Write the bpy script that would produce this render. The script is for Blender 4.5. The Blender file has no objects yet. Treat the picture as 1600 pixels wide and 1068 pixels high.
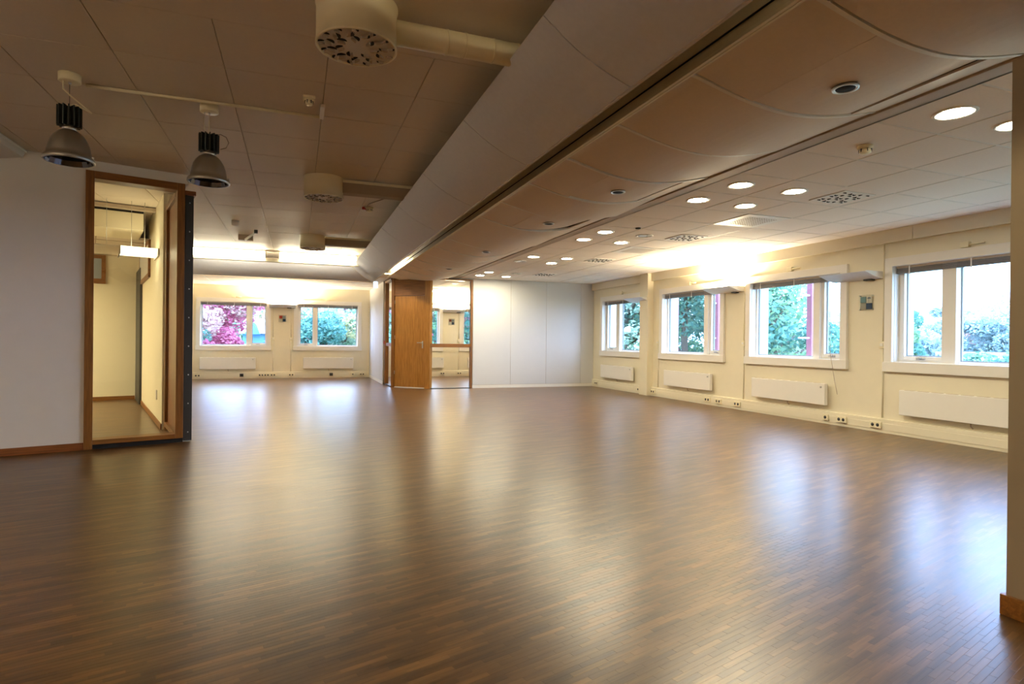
import bpy, bmesh, math, random
from mathutils import Vector, Matrix
random.seed(7)
S = bpy.context.scene
COL = S.collection
PI = math.pi
# ------------------------------------------------------------------ camera
CAM_H = 1.085
yaw, pit, rol, FPX = .3518, -.0019, .0106, 915.84
F = Vector((math.sin(yaw)*math.cos(pit), math.cos(yaw)*math.cos(pit), math.sin(pit)))
Rt = Vector((math.cos(yaw), -math.sin(yaw), 0)); U = Rt.cross(F)
R2 = Rt*math.cos(rol)+U*math.sin(rol); U2 = -Rt*math.sin(rol)+U*math.cos(rol)
cd = bpy.data.cameras.new('camera'); cam = bpy.data.objects.new('camera', cd); COL.objects.link(cam)
cam.matrix_world = Matrix(((R2.x, U2.x, -F.x, 0), (R2.y, U2.y, -F.y, 0), (R2.z, U2.z, -F.z, CAM_H), (0, 0, 0, 1)))
cd.sensor_width = 36; cd.lens = FPX/1600*36; cd.clip_start = .05; cd.clip_end = 500
S.camera = cam
# ------------------------------------------------------------------ sky and exposure
SKY = 10.0
w = bpy.data.worlds.new('sky'); S.world = w; w.use_nodes = True
nt = w.node_tree; nt.nodes.clear()
out = nt.nodes.new('ShaderNodeOutputWorld'); bg = nt.nodes.new('ShaderNodeBackground')
tc = nt.nodes.new('ShaderNodeTexCoord'); nz = nt.nodes.new('ShaderNodeTexNoise'); cr = nt.nodes.new('ShaderNodeValToRGB')
nz.inputs['Scale'].default_value = 1.6; nz.inputs['Detail'].default_value = 5
cr.color_ramp.elements[0].color = (.34, .53, 1, 1); cr.color_ramp.elements[1].color = (.54, .70, 1, 1)
cr.color_ramp.elements[0].position = .35; cr.color_ramp.elements[1].position = .65
nt.links.new(tc.outputs['Generated'], nz.inputs['Vector']); nt.links.new(nz.outputs['Fac'], cr.inputs['Fac'])
nt.links.new(cr.outputs['Color'], bg.inputs['Color']); nt.links.new(bg.outputs['Background'], out.inputs['Surface'])
bg.inputs['Strength'].default_value = SKY
S.view_settings.view_transform = 'Standard'; S.view_settings.look = 'None'
S.view_settings.gamma = 1; S.view_settings.use_curve_mapping = False
S.view_settings.exposure = 0.68
S.cycles.max_bounces = 10; S.cycles.diffuse_bounces = 6; S.cycles.glossy_bounces = 4
S.cycles.transmission_bounces = 8; S.cycles.transparent_max_bounces = 12
S.cycles.sample_clamp_indirect = 6; S.cycles.caustics_reflective = False; S.cycles.caustics_refractive = False
S.cycles.use_denoising = True
# light strengths
E_TUBE, E_DOWN, E_UP, E_WING = 24.0, 165.0, 950.0, 2.6
WARM = (1, .80, .50); DOWNC = (1, .88, .62); TUBEC = (1, .90, .66)
# ------------------------------------------------------------------ materials
def new_mat(name):
    m = bpy.data.materials.new(name); m.use_nodes = True
    return m, m.node_tree, m.node_tree.nodes['Principled BSDF']
def N(nt, t, **k):
    n = nt.nodes.new(t)
    for a, v in k.items(): setattr(n, a, v)
    return n
def plain(name, col, rough=.6, metal=0, spec=.5, var=.06, scale=8, bump=0, bscale=150, stretch=None):
    m, nt, b = new_mat(name)
    tc = N(nt, 'ShaderNodeTexCoord'); nz = N(nt, 'ShaderNodeTexNoise'); nz.inputs['Scale'].default_value = scale
    nz.inputs['Detail'].default_value = 6
    src = tc.outputs['Object']
    if stretch:
        mp = N(nt, 'ShaderNodeMapping'); mp.inputs['Scale'].default_value = stretch
        nt.links.new(src, mp.inputs['Vector']); src = mp.outputs['Vector']
    nt.links.new(src, nz.inputs['Vector'])
    mx = N(nt, 'ShaderNodeMix', data_type='RGBA')
    mx.inputs[6].default_value = (*[c*(1-var) for c in col], 1); mx.inputs[7].default_value = (*[min(1, c*(1+var)) for c in col], 1)
    nt.links.new(nz.outputs['Fac'], mx.inputs[0]); nt.links.new(mx.outputs[2], b.inputs['Base Color'])
    b.inputs['Roughness'].default_value = rough; b.inputs['Metallic'].default_value = metal
    b.inputs['Specular IOR Level'].default_value = spec
    if bump:
        n2 = N(nt, 'ShaderNodeTexNoise'); n2.inputs['Scale'].default_value = bscale; n2.inputs['Detail'].default_value = 3
        nt.links.new(src, n2.inputs['Vector'])
        bp = N(nt, 'ShaderNodeBump'); bp.inputs['Strength'].default_value = bump; bp.inputs['Distance'].default_value = .004
        nt.links.new(n2.outputs['Fac'], bp.inputs['Height']); nt.links.new(bp.outputs['Normal'], b.inputs['Normal'])
    return m
def wood(name, c1, c2, rough=.4, axis='z'):
    m, nt, b = new_mat(name)
    tc = N(nt, 'ShaderNodeTexCoord'); mp = N(nt, 'ShaderNodeMapping')
    mp.inputs['Scale'].default_value = {'z': (28, 28, 1.6), 'x': (1.6, 28, 28)}[axis]
    nz = N(nt, 'ShaderNodeTexNoise'); nz.inputs['Scale'].default_value = 2.2; nz.inputs['Detail'].default_value = 7; nz.inputs['Distortion'].default_value = .6
    r = N(nt, 'ShaderNodeValToRGB'); r.color_ramp.elements[0].position = .3; r.color_ramp.elements[1].position = .72
    r.color_ramp.elements[0].color = (*c1, 1); r.color_ramp.elements[1].color = (*c2, 1)
    nt.links.new(tc.outputs['Object'], mp.inputs[0]); nt.links.new(mp.outputs[0], nz.inputs['Vector'])
    nt.links.new(nz.outputs['Fac'], r.inputs['Fac']); nt.links.new(r.outputs['Color'], b.inputs['Base Color'])
    b.inputs['Roughness'].default_value = rough
    return m
def emit(name, col, s):
    m, nt, b = new_mat(name); nt.nodes.remove(b)
    e = N(nt, 'ShaderNodeEmission'); e.inputs['Color'].default_value = (*col, 1); e.inputs['Strength'].default_value = s
    nt.links.new(e.outputs[0], nt.nodes['Material Output'].inputs['Surface'])
    return m
def glass(name, tint=(1, 1, 1), refl=1.0):
    m, nt, b = new_mat(name); nt.nodes.remove(b)
    t = N(nt, 'ShaderNodeBsdfTransparent'); t.inputs['Color'].default_value = (*tint, 1)
    g = N(nt, 'ShaderNodeBsdfGlossy'); g.inputs['Roughness'].default_value = .01
    f = N(nt, 'ShaderNodeFresnel')
    gm = N(nt, 'ShaderNodeNewGeometry'); mr = N(nt, 'ShaderNodeMapRange')      # same reflectance from either side of the thin sheet
    mr.inputs['To Min'].default_value = 1.45; mr.inputs['To Max'].default_value = 1/1.45
    nt.links.new(gm.outputs['Backfacing'], mr.inputs['Value']); nt.links.new(mr.outputs[0], f.inputs['IOR'])
    mu = N(nt, 'ShaderNodeMath', operation='MULTIPLY'); mu.inputs[1].default_value = refl
    mx = N(nt, 'ShaderNodeMixShader')
    nt.links.new(f.outputs[0], mu.inputs[0]); nt.links.new(mu.outputs[0], mx.inputs[0])
    nt.links.new(t.outputs[0], mx.inputs[1]); nt.links.new(g.outputs[0], mx.inputs[2])
    nt.links.new(mx.outputs[0], nt.nodes['Material Output'].inputs['Surface'])
    return m
M = dict(
    wall_grey=plain('painted_wall', (.74, .71, .68), .75, var=.03, bump=.08),
    cream=plain('cream_paint', (.80, .745, .58), .6, var=.03, bump=.05),
    pier=plain('pier_shaded_paint', (.31, .25, .18), .75, var=.03),  # shade on the pier is put into this darker colour
    white=plain('white_paint', (.84, .82, .77), .45, var=.02),
    board=plain('white_board', (.64, .65, .66), .5, var=.02, bump=.03, bscale=300),
    plaster=plain('ceiling_backing', (.12, .11, .10), .9),
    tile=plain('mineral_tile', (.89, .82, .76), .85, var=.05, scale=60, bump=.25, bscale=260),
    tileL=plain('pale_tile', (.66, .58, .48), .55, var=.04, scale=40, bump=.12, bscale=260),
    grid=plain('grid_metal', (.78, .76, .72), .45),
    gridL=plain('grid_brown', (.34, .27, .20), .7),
    brown=plain('fabric_panel', (.76, .66, .57), .6, var=.05, scale=50, bump=.15, bscale=300),
    grey=plain('grey_metal_panel', (.68, .69, .76), .5, var=.06, scale=30, bump=.08, bscale=300),
    fascia=plain('beige_fascia', (.50, .41, .32), .55),
    ledge=plain('cream_metal', (.78, .72, .55), .45),
    peach=plain('peach_lip', (.82, .70, .55), .5),
    duct=plain('cream_duct', (.80, .73, .52), .42, var=.03),
    dark=plain('black_void', (.01, .01, .012), .9),
    silver=plain('silver_reflector', (.40, .39, .36), .36, metal=.85, var=.04),
    mirror=plain('inner_reflector', (.10, .10, .11), .12, metal=1),
    fin=plain('heat_sink_metal', (.06, .07, .07), .45, metal=.5),
    chrome=plain('brushed_metal', (.55, .55, .54), .3, metal=1),
    oak=wood('oak_frame', (.15, .054, .009), (.30, .12, .022)),
    oakx=wood('oak_frame_flat', (.15, .054, .009), (.30, .12, .022), axis='x'),
    door=wood('oak_veneer', (.30, .125, .018), (.50, .235, .045), .35),
    red_oak=wood('red_oak', (.15, .042, .010), (.28, .09, .02), .4, 'x'),
    charcoal=plain('charcoal_steel', (.035, .035, .035), .5),
    ivory=plain('ivory_plastic', (.82, .76, .55), .4),
    blind=plain('blind_slat', (.20, .19, .20), .5),
    plate=glass('acrylic_plate', (.93, .94, .93), .6),
    red=plain('red_enamel', (.45, .04, .02), .35), teal=plain('teal_enamel', (.16, .33, .38), .35),
    navy=plain('navy_enamel', (.015, .05, .12), .3), pale=plain('pale_enamel', (.72, .70, .62), .35),
    slate=plain('slate_enamel', (.28, .33, .38), .35), rust=plain('rust_enamel', (.30, .08, .035), .35),
    pane=glass('window_glass', (.90, .97, 1)), clear=glass('partition_glass', (.97, .985, .96)),
    purple=plain('maroon_steel', (.34, .12, .20), .5),
    tube=emit('lit_diffuser', TUBEC, E_TUBE), slot=emit('lit_tube', (1, .84, .50), 70.0), down=emit('lit_downlight', DOWNC, E_DOWN),
    up=emit('lit_uplight', WARM, E_UP), up2=emit('lit_uplight_far', WARM, E_UP*1.9), wing=emit('lit_wing', (1, .84, .52), E_WING), office_fill=emit('lit_office_fill', (1, .84, .52), 15.0), room_fill=emit('lit_fill_lamp', (1, .83, .58), 30.0),  # the last two glow on added, unseen lamps
    green_sign=emit('exit_light', (.6, .85, 1), 1.2),
)
# parquet: the lamella grid comes from world position, so each lamella keeps its own tone
FA = math.radians(15.76); LW, LL = .0235, .162
def floor_material():
    m, nt, b = new_mat('mosaic_parquet')
    L = nt.links.new
    g = N(nt, 'ShaderNodeNewGeometry'); mp = N(nt, 'ShaderNodeVectorRotate', rotation_type='Z_AXIS'); mp.inputs['Angle'].default_value = -FA
    L(g.outputs['Position'], mp.inputs['Vector'])
    sx = N(nt, 'ShaderNodeSeparateXYZ'); L(mp.outputs[0], sx.inputs[0])
    def mt(op, a, bv=None):
        n = N(nt, 'ShaderNodeMath', operation=op)
        for i, v in enumerate((a, bv)):
            if v is None: continue
            if isinstance(v, (int, float)): n.inputs[i].default_value = v
            else: L(v, n.inputs[i])
        return n.outputs[0]
    ry = mt('DIVIDE', sx.outputs['Y'], LW); row = mt('FLOOR', ry)
    off = mt('FRACT', mt('MULTIPLY', row, .6180339))
    cx = mt('ADD', mt('DIVIDE', sx.outputs['X'], LL), off); colm = mt('FLOOR', cx)
    cb = N(nt, 'ShaderNodeCombineXYZ'); L(row, cb.inputs[0]); L(colm, cb.inputs[1])
    wn = N(nt, 'ShaderNodeTexWhiteNoise', noise_dimensions='3D'); L(cb.outputs[0], wn.inputs['Vector'])
    # grain along the lamella
    cg = N(nt, 'ShaderNodeCombineXYZ'); L(mt('MULTIPLY', sx.outputs['X'], 5), cg.inputs[0]); L(mt('MULTIPLY', sx.outputs['Y'], 130), cg.inputs[1])
    L(mt('MULTIPLY', wn.outputs['Value'], 40), cg.inputs[2])
    gn = N(nt, 'ShaderNodeTexNoise'); gn.inputs['Scale'].default_value = 1; gn.inputs['Detail'].default_value = 4; L(cg.outputs[0], gn.inputs['Vector'])
    big = N(nt, 'ShaderNodeTexNoise'); big.inputs['Scale'].default_value = .9; big.inputs['Detail'].default_value = 4; L(mp.outputs[0], big.inputs['Vector'])
    cs = N(nt, 'ShaderNodeCombineXYZ'); L(mt('MULTIPLY', sx.outputs['X'], 2.2), cs.inputs[0]); L(mt('MULTIPLY', sx.outputs['Y'], 15), cs.inputs[1])
    sn = N(nt, 'ShaderNodeTexNoise'); sn.inputs['Scale'].default_value = 1; sn.inputs['Detail'].default_value = 3; L(cs.outputs[0], sn.inputs['Vector'])
    t = mt('ADD', mt('MULTIPLY', wn.outputs['Value'], .46), mt('ADD', mt('MULTIPLY', gn.outputs['Fac'], .65), mt('SUBTRACT', mt('MULTIPLY', sn.outputs['Fac'], 1.3), .69)))
    r = N(nt, 'ShaderNodeValToRGB'); e = r.color_ramp.elements
    e[0].position = .10; e[0].color = (.042, .019, .0055, 1); e[1].position = .95; e[1].color = (.20, .103, .031, 1)
    x = r.color_ramp.elements.new(.55); x.color = (.105, .051, .0145, 1)
    L(t, r.inputs['Fac'])
    hs = N(nt, 'ShaderNodeHueSaturation'); L(r.outputs['Color'], hs.inputs['Color'])
    L(mt('ADD', mt('MULTIPLY', big.outputs['Fac'], .5), .75), hs.inputs['Value'])
    L(hs.outputs['Color'], b.inputs['Base Color'])
    L(mt('ADD', mt('MULTIPLY', wn.outputs['Value'], .02), mt('ADD', mt('MULTIPLY', big.outputs['Fac'], .03), .280)), b.inputs['Roughness'])
    b.inputs['Specular IOR Level'].default_value = .5; b.inputs['IOR'].default_value = 1.62
    # joints as fine relief where the lamellae are too small to build
    fy = mt('FRACT', ry); fx = mt('FRACT', cx)
    ey = mt('MINIMUM', fy, mt('SUBTRACT', 1, fy)); ex = mt('MULTIPLY', mt('MINIMUM', fx, mt('SUBTRACT', 1, fx)), LL/LW)
    j = mt('MINIMUM', mt('MULTIPLY', mt('MINIMUM', ey, ex), 25), 1)
    h = mt('ADD', mt('MULTIPLY', j, .4), mt('MULTIPLY', gn.outputs['Fac'], .12))
    bp = N(nt, 'ShaderNodeBump'); bp.inputs['Strength'].default_value = .13; bp.inputs['Distance'].default_value = .0012
    L(h, bp.inputs['Height']); L(bp.outputs[0], b.inputs['Normal'])
    return m
M['floor'] = floor_material()
# ------------------------------------------------------------------ mesh helpers
class MB:
    def __init__(s): s.v = []; s.f = []; s.mi = []; s.k = 0; s.sm = []
    def quad(s, pts, smooth=False):
        n = len(s.v); s.v += [tuple(p) for p in pts]; s.f.append(tuple(range(n, n+len(pts)))); s.mi.append(s.k); s.sm.append(smooth); return s
    def box(s, x0, x1, y0, y1, z0, z1):
        n = len(s.v)
        s.v += [(x, y, z) for z in (z0, z1) for x, y in ((x0, y0), (x1, y0), (x1, y1), (x0, y1))]
        for q in ((0, 3, 2, 1), (4, 5, 6, 7), (0, 1, 5, 4), (1, 2, 6, 5), (2, 3, 7, 6), (3, 0, 4, 7)):
            s.f.append(tuple(n+i for i in q)); s.mi.append(s.k); s.sm.append(False)
        return s
    def prism(s, prof, ext, axis='x'):
        """extrude a closed profile; profile coords fill the other two axes in order"""
        a, b = ext; n = len(s.v); m = len(prof)
        for t in (a, b):
            for p, q in prof: s.v.append({'x': (t, p, q), 'y': (p, t, q), 'z': (p, q, t)}[axis])
        for i in range(m):
            j = (i+1) % m; s.f.append((n+i, n+j, n+m+j, n+m+i)); s.mi.append(s.k); s.sm.append(False)
        s.f.append(tuple(n+i for i in reversed(range(m)))); s.f.append(tuple(n+m+i for i in range(m))); s.mi += [s.k]*2; s.sm += [False]*2
        return s
    def lathe(s, prof, cx=0, cy=0, seg=32, smooth=True):
        n = len(s.v); m = len(prof)
        for i in range(seg):
            a = 2*PI*i/seg
            for r, z in prof: s.v.append((cx+r*math.cos(a), cy+r*math.sin(a), z))
        for i in range(seg):
            for k in range(m-1):
                i2 = (i+1) % seg
                s.f.append((n+i*m+k, n+i2*m+k, n+i2*m+k+1, n+i*m+k+1)); s.mi.append(s.k); s.sm.append(smooth)
        return s
    def cyl(s, cx, cy, z0, z1, r, seg=24):
        return s.lathe([(0.0001, z0), (r, z0), (r, z0), (r, z1), (r, z1), (0.0001, z1)], cx, cy, seg, False if seg < 9 else True)
    def tube(s, pts, r, seg=8, caps=True):
        pts = [Vector(p) for p in pts]; n = len(s.v); m = len(pts)
        for i, p in enumerate(pts):
            d = (pts[min(i+1, m-1)]-pts[max(i-1, 0)]).normalized()
            a = d.cross(Vector((0, 0, 1)));
            if a.length < 1e-3: a = d.cross(Vector((1, 0, 0)))
            a.normalize(); b = d.cross(a)
            rr = r[i] if isinstance(r, (list, tuple)) else r
            for k in range(seg):
                t = 2*PI*k/seg; s.v.append(tuple(p+a*math.cos(t)*rr+b*math.sin(t)*rr))
        for i in range(m-1):
            for k in range(seg):
                k2 = (k+1) % seg; s.f.append((n+i*seg+k, n+i*seg+k2, n+(i+1)*seg+k2, n+(i+1)*seg+k)); s.mi.append(s.k); s.sm.append(True)
        if caps:
            s.f.append(tuple(n+k for k in reversed(range(seg)))); s.f.append(tuple(n+(m-1)*seg+k for k in range(seg))); s.mi += [s.k]*2; s.sm += [False]*2
        return s
    def mesh(s, name, mats):
        me = bpy.data.meshes.new(name); me.from_pydata(s.v, [], s.f)
        for m in (mats if isinstance(mats, (list, tuple)) else [mats]): me.materials.append(M[m] if isinstance(m, str) else m)
        me.polygons.foreach_set('material_index', s.mi); me.polygons.foreach_set('use_smooth', s.sm)
        me.update(); return me
    def obj(s, name, mats, parent=None, loc=(0, 0, 0), rz=0, bevel=0, recalc=True):
        me = s.mesh(name, mats)
        if recalc:
            b = bmesh.new(); b.from_mesh(me); bmesh.ops.remove_doubles(b, verts=b.verts, dist=1e-6)
            bmesh.ops.recalc_face_normals(b, faces=b.faces); b.to_mesh(me); b.free()
        o = bpy.data.objects.new(name, me); COL.objects.link(o); o.location = loc; o.rotation_euler = (0, 0, rz)
        if parent: o.parent = parent
        if bevel:
            md = o.modifiers.new('bevel', 'BEVEL'); md.width = bevel; md.segments = 2; md.limit_method = 'ANGLE'
        return o
def empty(name, loc, rz=0):
    o = bpy.data.objects.new(name, None); COL.objects.link(o); o.location = loc; o.rotation_euler = (0, 0, rz); o.empty_display_size = .1
    return o
def tag(o, label, cat, group=None, kind=None):
    o['label'] = label; o['category'] = cat
    if group: o['group'] = group
    if kind: o['kind'] = kind
    return o
def struct(o): o['kind'] = 'structure'; return o
def copy_tree(o, parent=None):
    c = o.copy(); COL.objects.link(c); c.parent = parent
    for ch in [x for x in KIDS.get(o.name, [])]: copy_tree(ch, c)
    return c
KIDS = {}
def index_kids():
    KIDS.clear()
    for o in COL.objects:
        if o.parent: KIDS.setdefault(o.parent.name, []).append(o)
# ------------------------------------------------------------------ dimensions
CR, CL = 2.493, 2.772           # ceiling heights: side and far areas / raised area
XR, YP, YF = 6.80, 12.82, 17.24  # right wall, partition, far wall
RZ_R, RZ_F, RZ_L = -PI/2, 0.0, FA
def wl(x, off=0):                # a point on the slanting left wall
    return (x, 6.356+.2822*(x+3)+off)
# ------------------------------------------------------------------ floor
fl = struct(MB().box(-7, 7.2, -3, 17.6, -.12, -.0003).obj('floor', 'floor'))
def lam_mesh(x0, x1, y0, y1, b):
    g = .0002; x0 += g; x1 -= g; y0 += g; y1 -= g; t = .00012
    b.quad([(x0, y0, -.004), (x1, y0, -.004), (x1, y0, -t), (x0, y0, -t)]).quad([(x1, y0, -.004), (x1, y1, -.004), (x1, y1, -t), (x1, y0, -t)])
    b.quad([(x1, y1, -.004), (x0, y1, -.004), (x0, y1, -t), (x1, y1, -t)]).quad([(x0, y1, -.004), (x0, y0, -.004), (x0, y0, -t), (x0, y1, -t)])
    c = .0005
    b.quad([(x0, y0, -t), (x1, y0, -t), (x1-c, y0+c, 0), (x0+c, y0+c, 0)]).quad([(x1, y0, -t), (x1, y1, -t), (x1-c, y1-c, 0), (x1-c, y0+c, 0)])
    b.quad([(x1, y1, -t), (x0, y1, -t), (x0+c, y1-c, 0), (x1-c, y1-c, 0)]).quad([(x0, y1, -t), (x0, y0, -t), (x0+c, y0+c, 0), (x0+c, y1-c, 0)])
    b.quad([(x0+c, y0+c, 0), (x1-c, y0+c, 0), (x1-c, y1-c, 0), (x0+c, y1-c, 0)])
ca, sa = math.cos(FA), math.sin(FA)
cand = []
for row in range(-40, 260):
    off = (row*.6180339) % 1.0
    for c in range(-40, 60):
        x0 = (c-off)*LL; y0 = row*LW
        cx, cy = x0+LL/2, y0+LW/2
        X, Y = cx*ca-cy*sa, cx*sa+cy*ca
        d = X*F.x+Y*F.y
        if d < 1.6 or d > 4.3: continue
        lat = X*Rt.x+Y*Rt.y
        if abs(lat)/d > .90: continue
        if X > 2.66 or (X-(-3))*.2822+6.3 < Y: continue
        cand.append((d if -.86 < lat/d < .80 and d > 1.92 else d+50, x0, y0))
cand.sort()
lm = MB(); lam_mesh(0, LL, 0, LW, lm); lam = lm.mesh('floor_lamella', 'floor')
for d, x0, y0 in cand[:300]:
    o = bpy.data.objects.new('floor_lamella', lam); COL.objects.link(o); o.parent = fl
    o.location = (x0*ca-y0*sa, x0*sa+y0*ca, 0); o.rotation_euler = (0, 0, FA)
b = MB()
for d, x0, y0 in cand[300:]: lam_mesh(x0, x0+LL, y0, y0+LW, b)
o = b.obj('floor_lamellae', 'floor', fl, rz=FA, recalc=False); o['kind'] = 'stuff'
# ------------------------------------------------------------------ walls
def wall_with_holes(name, length, z1, holes, t, mat, loc, rz, a0=0.0):
    """local x along the wall, y outward; holes = (a0,a1,z0,z1)"""
    b = MB(); cur = a0
    for h0, h1, zz0, zz1 in sorted(holes):
        b.box(cur, h0, 0, t, 0, z1); b.box(h0, h1, 0, t, 0, zz0); b.box(h0, h1, 0, t, zz1, z1); cur = h1
    b.box(cur, length, 0, t, 0, z1)
    return struct(b.obj(name, mat, loc=loc, rz=rz))
SILL, HEAD = .877, 2.04
winR = [(YF-12.33, YF-10.66, 'n'), (YF-9.90, YF-8.21, 'w'), (YF-7.50, YF-5.84, 'w'), (YF-5.11, YF-3.40, 'n'), (YF-2.69, YF-1.02, 'w'), (YF-.28, YF+1.39, 'n')]  # last two are added out of view to let in more daylight
winF = [(-2.38, -.77, 'w'), (.015, 1.63, 'n'), (2.42, 4.007, 'w'), (4.72, 6.35, 'n')]
wall_with_holes('wall_right', 20.4, 3.1, [(a, c, SILL, HEAD) for a, c, _ in winR], .34, 'cream', (XR+.04, YF, 0), RZ_R)
wall_with_holes('wall_far', 6.9, 3.1, [(a, c, SILL, HEAD) for a, c, _ in winF], .34, 'cream', (0, YF, 0), 0, -2.9)
struct(MB().box(-7.1, 7.1, -3.15, -3, 0, 3.1).obj('wall_back', 'wall_grey'))
struct(MB().box(-7.15, -7, -3, 11.8, 0, 3.1).obj('wall_outer_left', 'wall_grey'))
struct(MB().box(-7.1, 7.15, -3.1, 17.5, 3.1, 3.2).obj('ceiling_slab', 'plaster'))
# left wall with the glazed opening (local x runs along it, origin at X=-1.03)
LX, LY = -1.033, 6.911
def Lw(x): return (x-LX)/math.cos(FA)       # world X -> local x
gl0, gl1 = Lw(-1.907), Lw(-1.105)
struct(MB().box(-6.4, gl0, 0, .12, 0, CL).box(gl0, gl1+.03, 0, .12, 2.672, CL).obj('wall_left', 'wall_grey', loc=(LX, LY, 0), rz=FA))
struct(MB().box(-6.4, gl0, -.013, 0, 0, .07).obj('baseboard_left', 'red_oak', loc=(LX, LY, 0), rz=FA, bevel=.003))
# side wall of the glazed room, runs back from the wall end
SD = Vector((-math.sin(FA), math.cos(FA)))
struct(MB().box(-.17, -.04, 1.05, 5.3, 0, 3.0).obj('wall_office_side', 'cream', loc=(LX, LY, 0), rz=FA))
struct(MB().box(-.184, -.17, 1.05, 4.20, 0, .065).obj('baseboard_office_side', 'oakx', loc=(LX, LY, 0), rz=FA))
struct(MB().box(-5, -.17, 5.2, 5.3, 0, 3.0).obj('wall_office_back', 'cream', loc=(LX, LY, 0), rz=FA))
struct(MB().box(-5, -.21, 5.185, 5.2, 0, .065).obj('baseboard_office_back', 'oakx', loc=(LX, LY, 0), rz=FA))
struct(MB().box(-2.66, -2.55, 11.9, YF, 0, 3.05).obj('wall_far_left', 'cream'))
# near pier at the right
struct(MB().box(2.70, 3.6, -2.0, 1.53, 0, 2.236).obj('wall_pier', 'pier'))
struct(MB().box(2.684, 2.70, -2.0, 1.545, 0, .083).box(2.70, 3.6, 1.53, 1.545, 0, .083).obj('baseboard_pier', 'oakx', bevel=.003))
# pilaster and top casing on the right wall
struct(MB().box(6.70, 6.85, 10.26, 10.55, 0, CR).obj('trim_1', 'cream', bevel=.004))
struct(MB().box(6.775, 6.85, 10.62, YP, 2.335, CR).obj('trim_2', 'cream'))
struct(MB().box(6.775, 6.85, 4.85, 10.255, 2.335, CR).obj('trim_3', 'cream'))
struct(MB().box(6.775, 6.85, 1.5, 4.845, 2.335, CR).obj('trim_4', 'cream'))
# ------------------------------------------------------------------ ceilings
def tiles(parent, xs, ys, z, mat, gap=.0035, skip=lambda x, y: False, jit=.0015, th=.012):
    cache = {}
    for i in range(len(xs)-1):
        for j in range(len(ys)-1):
            if skip((xs[i]+xs[i+1])/2, (ys[j]+ys[j+1])/2): continue
            key = (round(xs[i+1]-xs[i], 3), round(ys[j+1]-ys[j], 3))
            if key not in cache:
                w_, d_ = key
                b = MB(); c = .003; x0, x1, y0, y1 = gap, w_-gap, gap, d_-gap
                b.quad([(x0+c, y0+c, 0), (x0+c, y1-c, 0), (x1-c, y1-c, 0), (x1-c, y0+c, 0)])
                P = [(x0, y0), (x1, y0), (x1, y1), (x0, y1)]; Q = [(x0+c, y0+c), (x1-c, y0+c), (x1-c, y1-c), (x0+c, y1-c)]
                for k in range(4):
                    k2 = (k+1) % 4
                    b.quad([(*Q[k], 0), (*Q[k2], 0), (*P[k2], c), (*P[k], c)]); b.quad([(*P[k], c), (*P[k2], c), (*P[k2], th), (*P[k], th)])
                b.quad([(*p, th) for p in P])
                cache[key] = b.mesh('ceiling_tile', mat)
            o = bpy.data.objects.new('ceiling_tile', cache[key]); COL.objects.link(o); o.parent = parent
            o.location = (xs[i], ys[j], z+random.uniform(0, jit))
xl = [-1.04+.6*i for i in range(-3, 6)]
yl = [4.07+.6*i for i in range(-1, 16)]
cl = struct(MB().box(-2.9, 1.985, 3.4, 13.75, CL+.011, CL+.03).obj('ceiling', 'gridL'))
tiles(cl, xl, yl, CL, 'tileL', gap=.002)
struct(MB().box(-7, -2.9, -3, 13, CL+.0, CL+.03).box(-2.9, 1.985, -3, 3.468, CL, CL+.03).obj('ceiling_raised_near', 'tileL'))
VENTS = [(4.9, 4.2), (4.9, 6.6), (4.9, 9.0), (4.9, 11.4)]
AIR = [(4.9, 5.4), (4.9, 7.8)]
xr = [3.40]+[4.0+.6*i for i in range(5)]+[6.84]
yr = [1.5]+[2.1+.6*i for i in range(18)]+[YP]
cr_ = struct(MB().box(3.40, 6.84, 1.5, YP, CR+.016, CR+.03).obj('ceiling_side', 'grid'))
b = MB()
for x in xr[1:-1]: b.box(x-.011, x+.011, 1.5, YP, CR+.004, CR+.018)
for y in yr[1:-1]: b.box(3.41, 6.84, y-.011, y+.011, CR+.0045, CR+.018)
b.obj('grid_bars', 'grid', cr_)
sk = lambda x, y: any(abs(x-a)+abs(y-c) < .1 for a, c in VENTS+AIR)
tiles(cr_, xr, yr, CR, 'tile', gap=.0085, skip=sk)
struct(MB().box(1.9, 6.84, -3, 1.5, CR, CR+.03).obj('ceiling_side_near', 'tile'))
xg = [2.05]+[2.2+.6*i for i in range(8)]+[6.84]; yg = [YP+.08]+[13.5+.6*i for i in range(7)]
cg = struct(MB().box(2.05, 6.84, YP+.06, YF, CR+.016, CR+.03).obj('ceiling_meeting_room', 'grid'))
tiles(cg, xg, yg, CR, 'tile', gap=.006, skip=lambda x, y: abs(x-3.7) < .2 and abs(y-15.6) < .2)
cf = struct(MB().box(-2.6, 1.98, 13.46, YF, CR+.016, CR+.03).obj('ceiling_far', 'grid'))
b = MB()
for k in range(6): b.box(-2.02+.86*k-.016, -2.02+.86*k+.016, 13.47, YF, CR-.002, CR+.018)
b.obj('grid_bars', 'white', cf)
tiles(cf, [-2.6]+[-2.02+.86*k for k in range(5)]+[1.98], [13.47, 14.76, 16.05, YF], CR, 'tile', gap=.014)
# dark housing above the slot, closes the view into the roof
struct(MB().box(1.42, 1.45, -3, 13.6, 2.75, 3.1).box(1.985, 2.0, -3, 12.8, 2.60, 3.1).obj('trim_5', 'fascia'))
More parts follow.
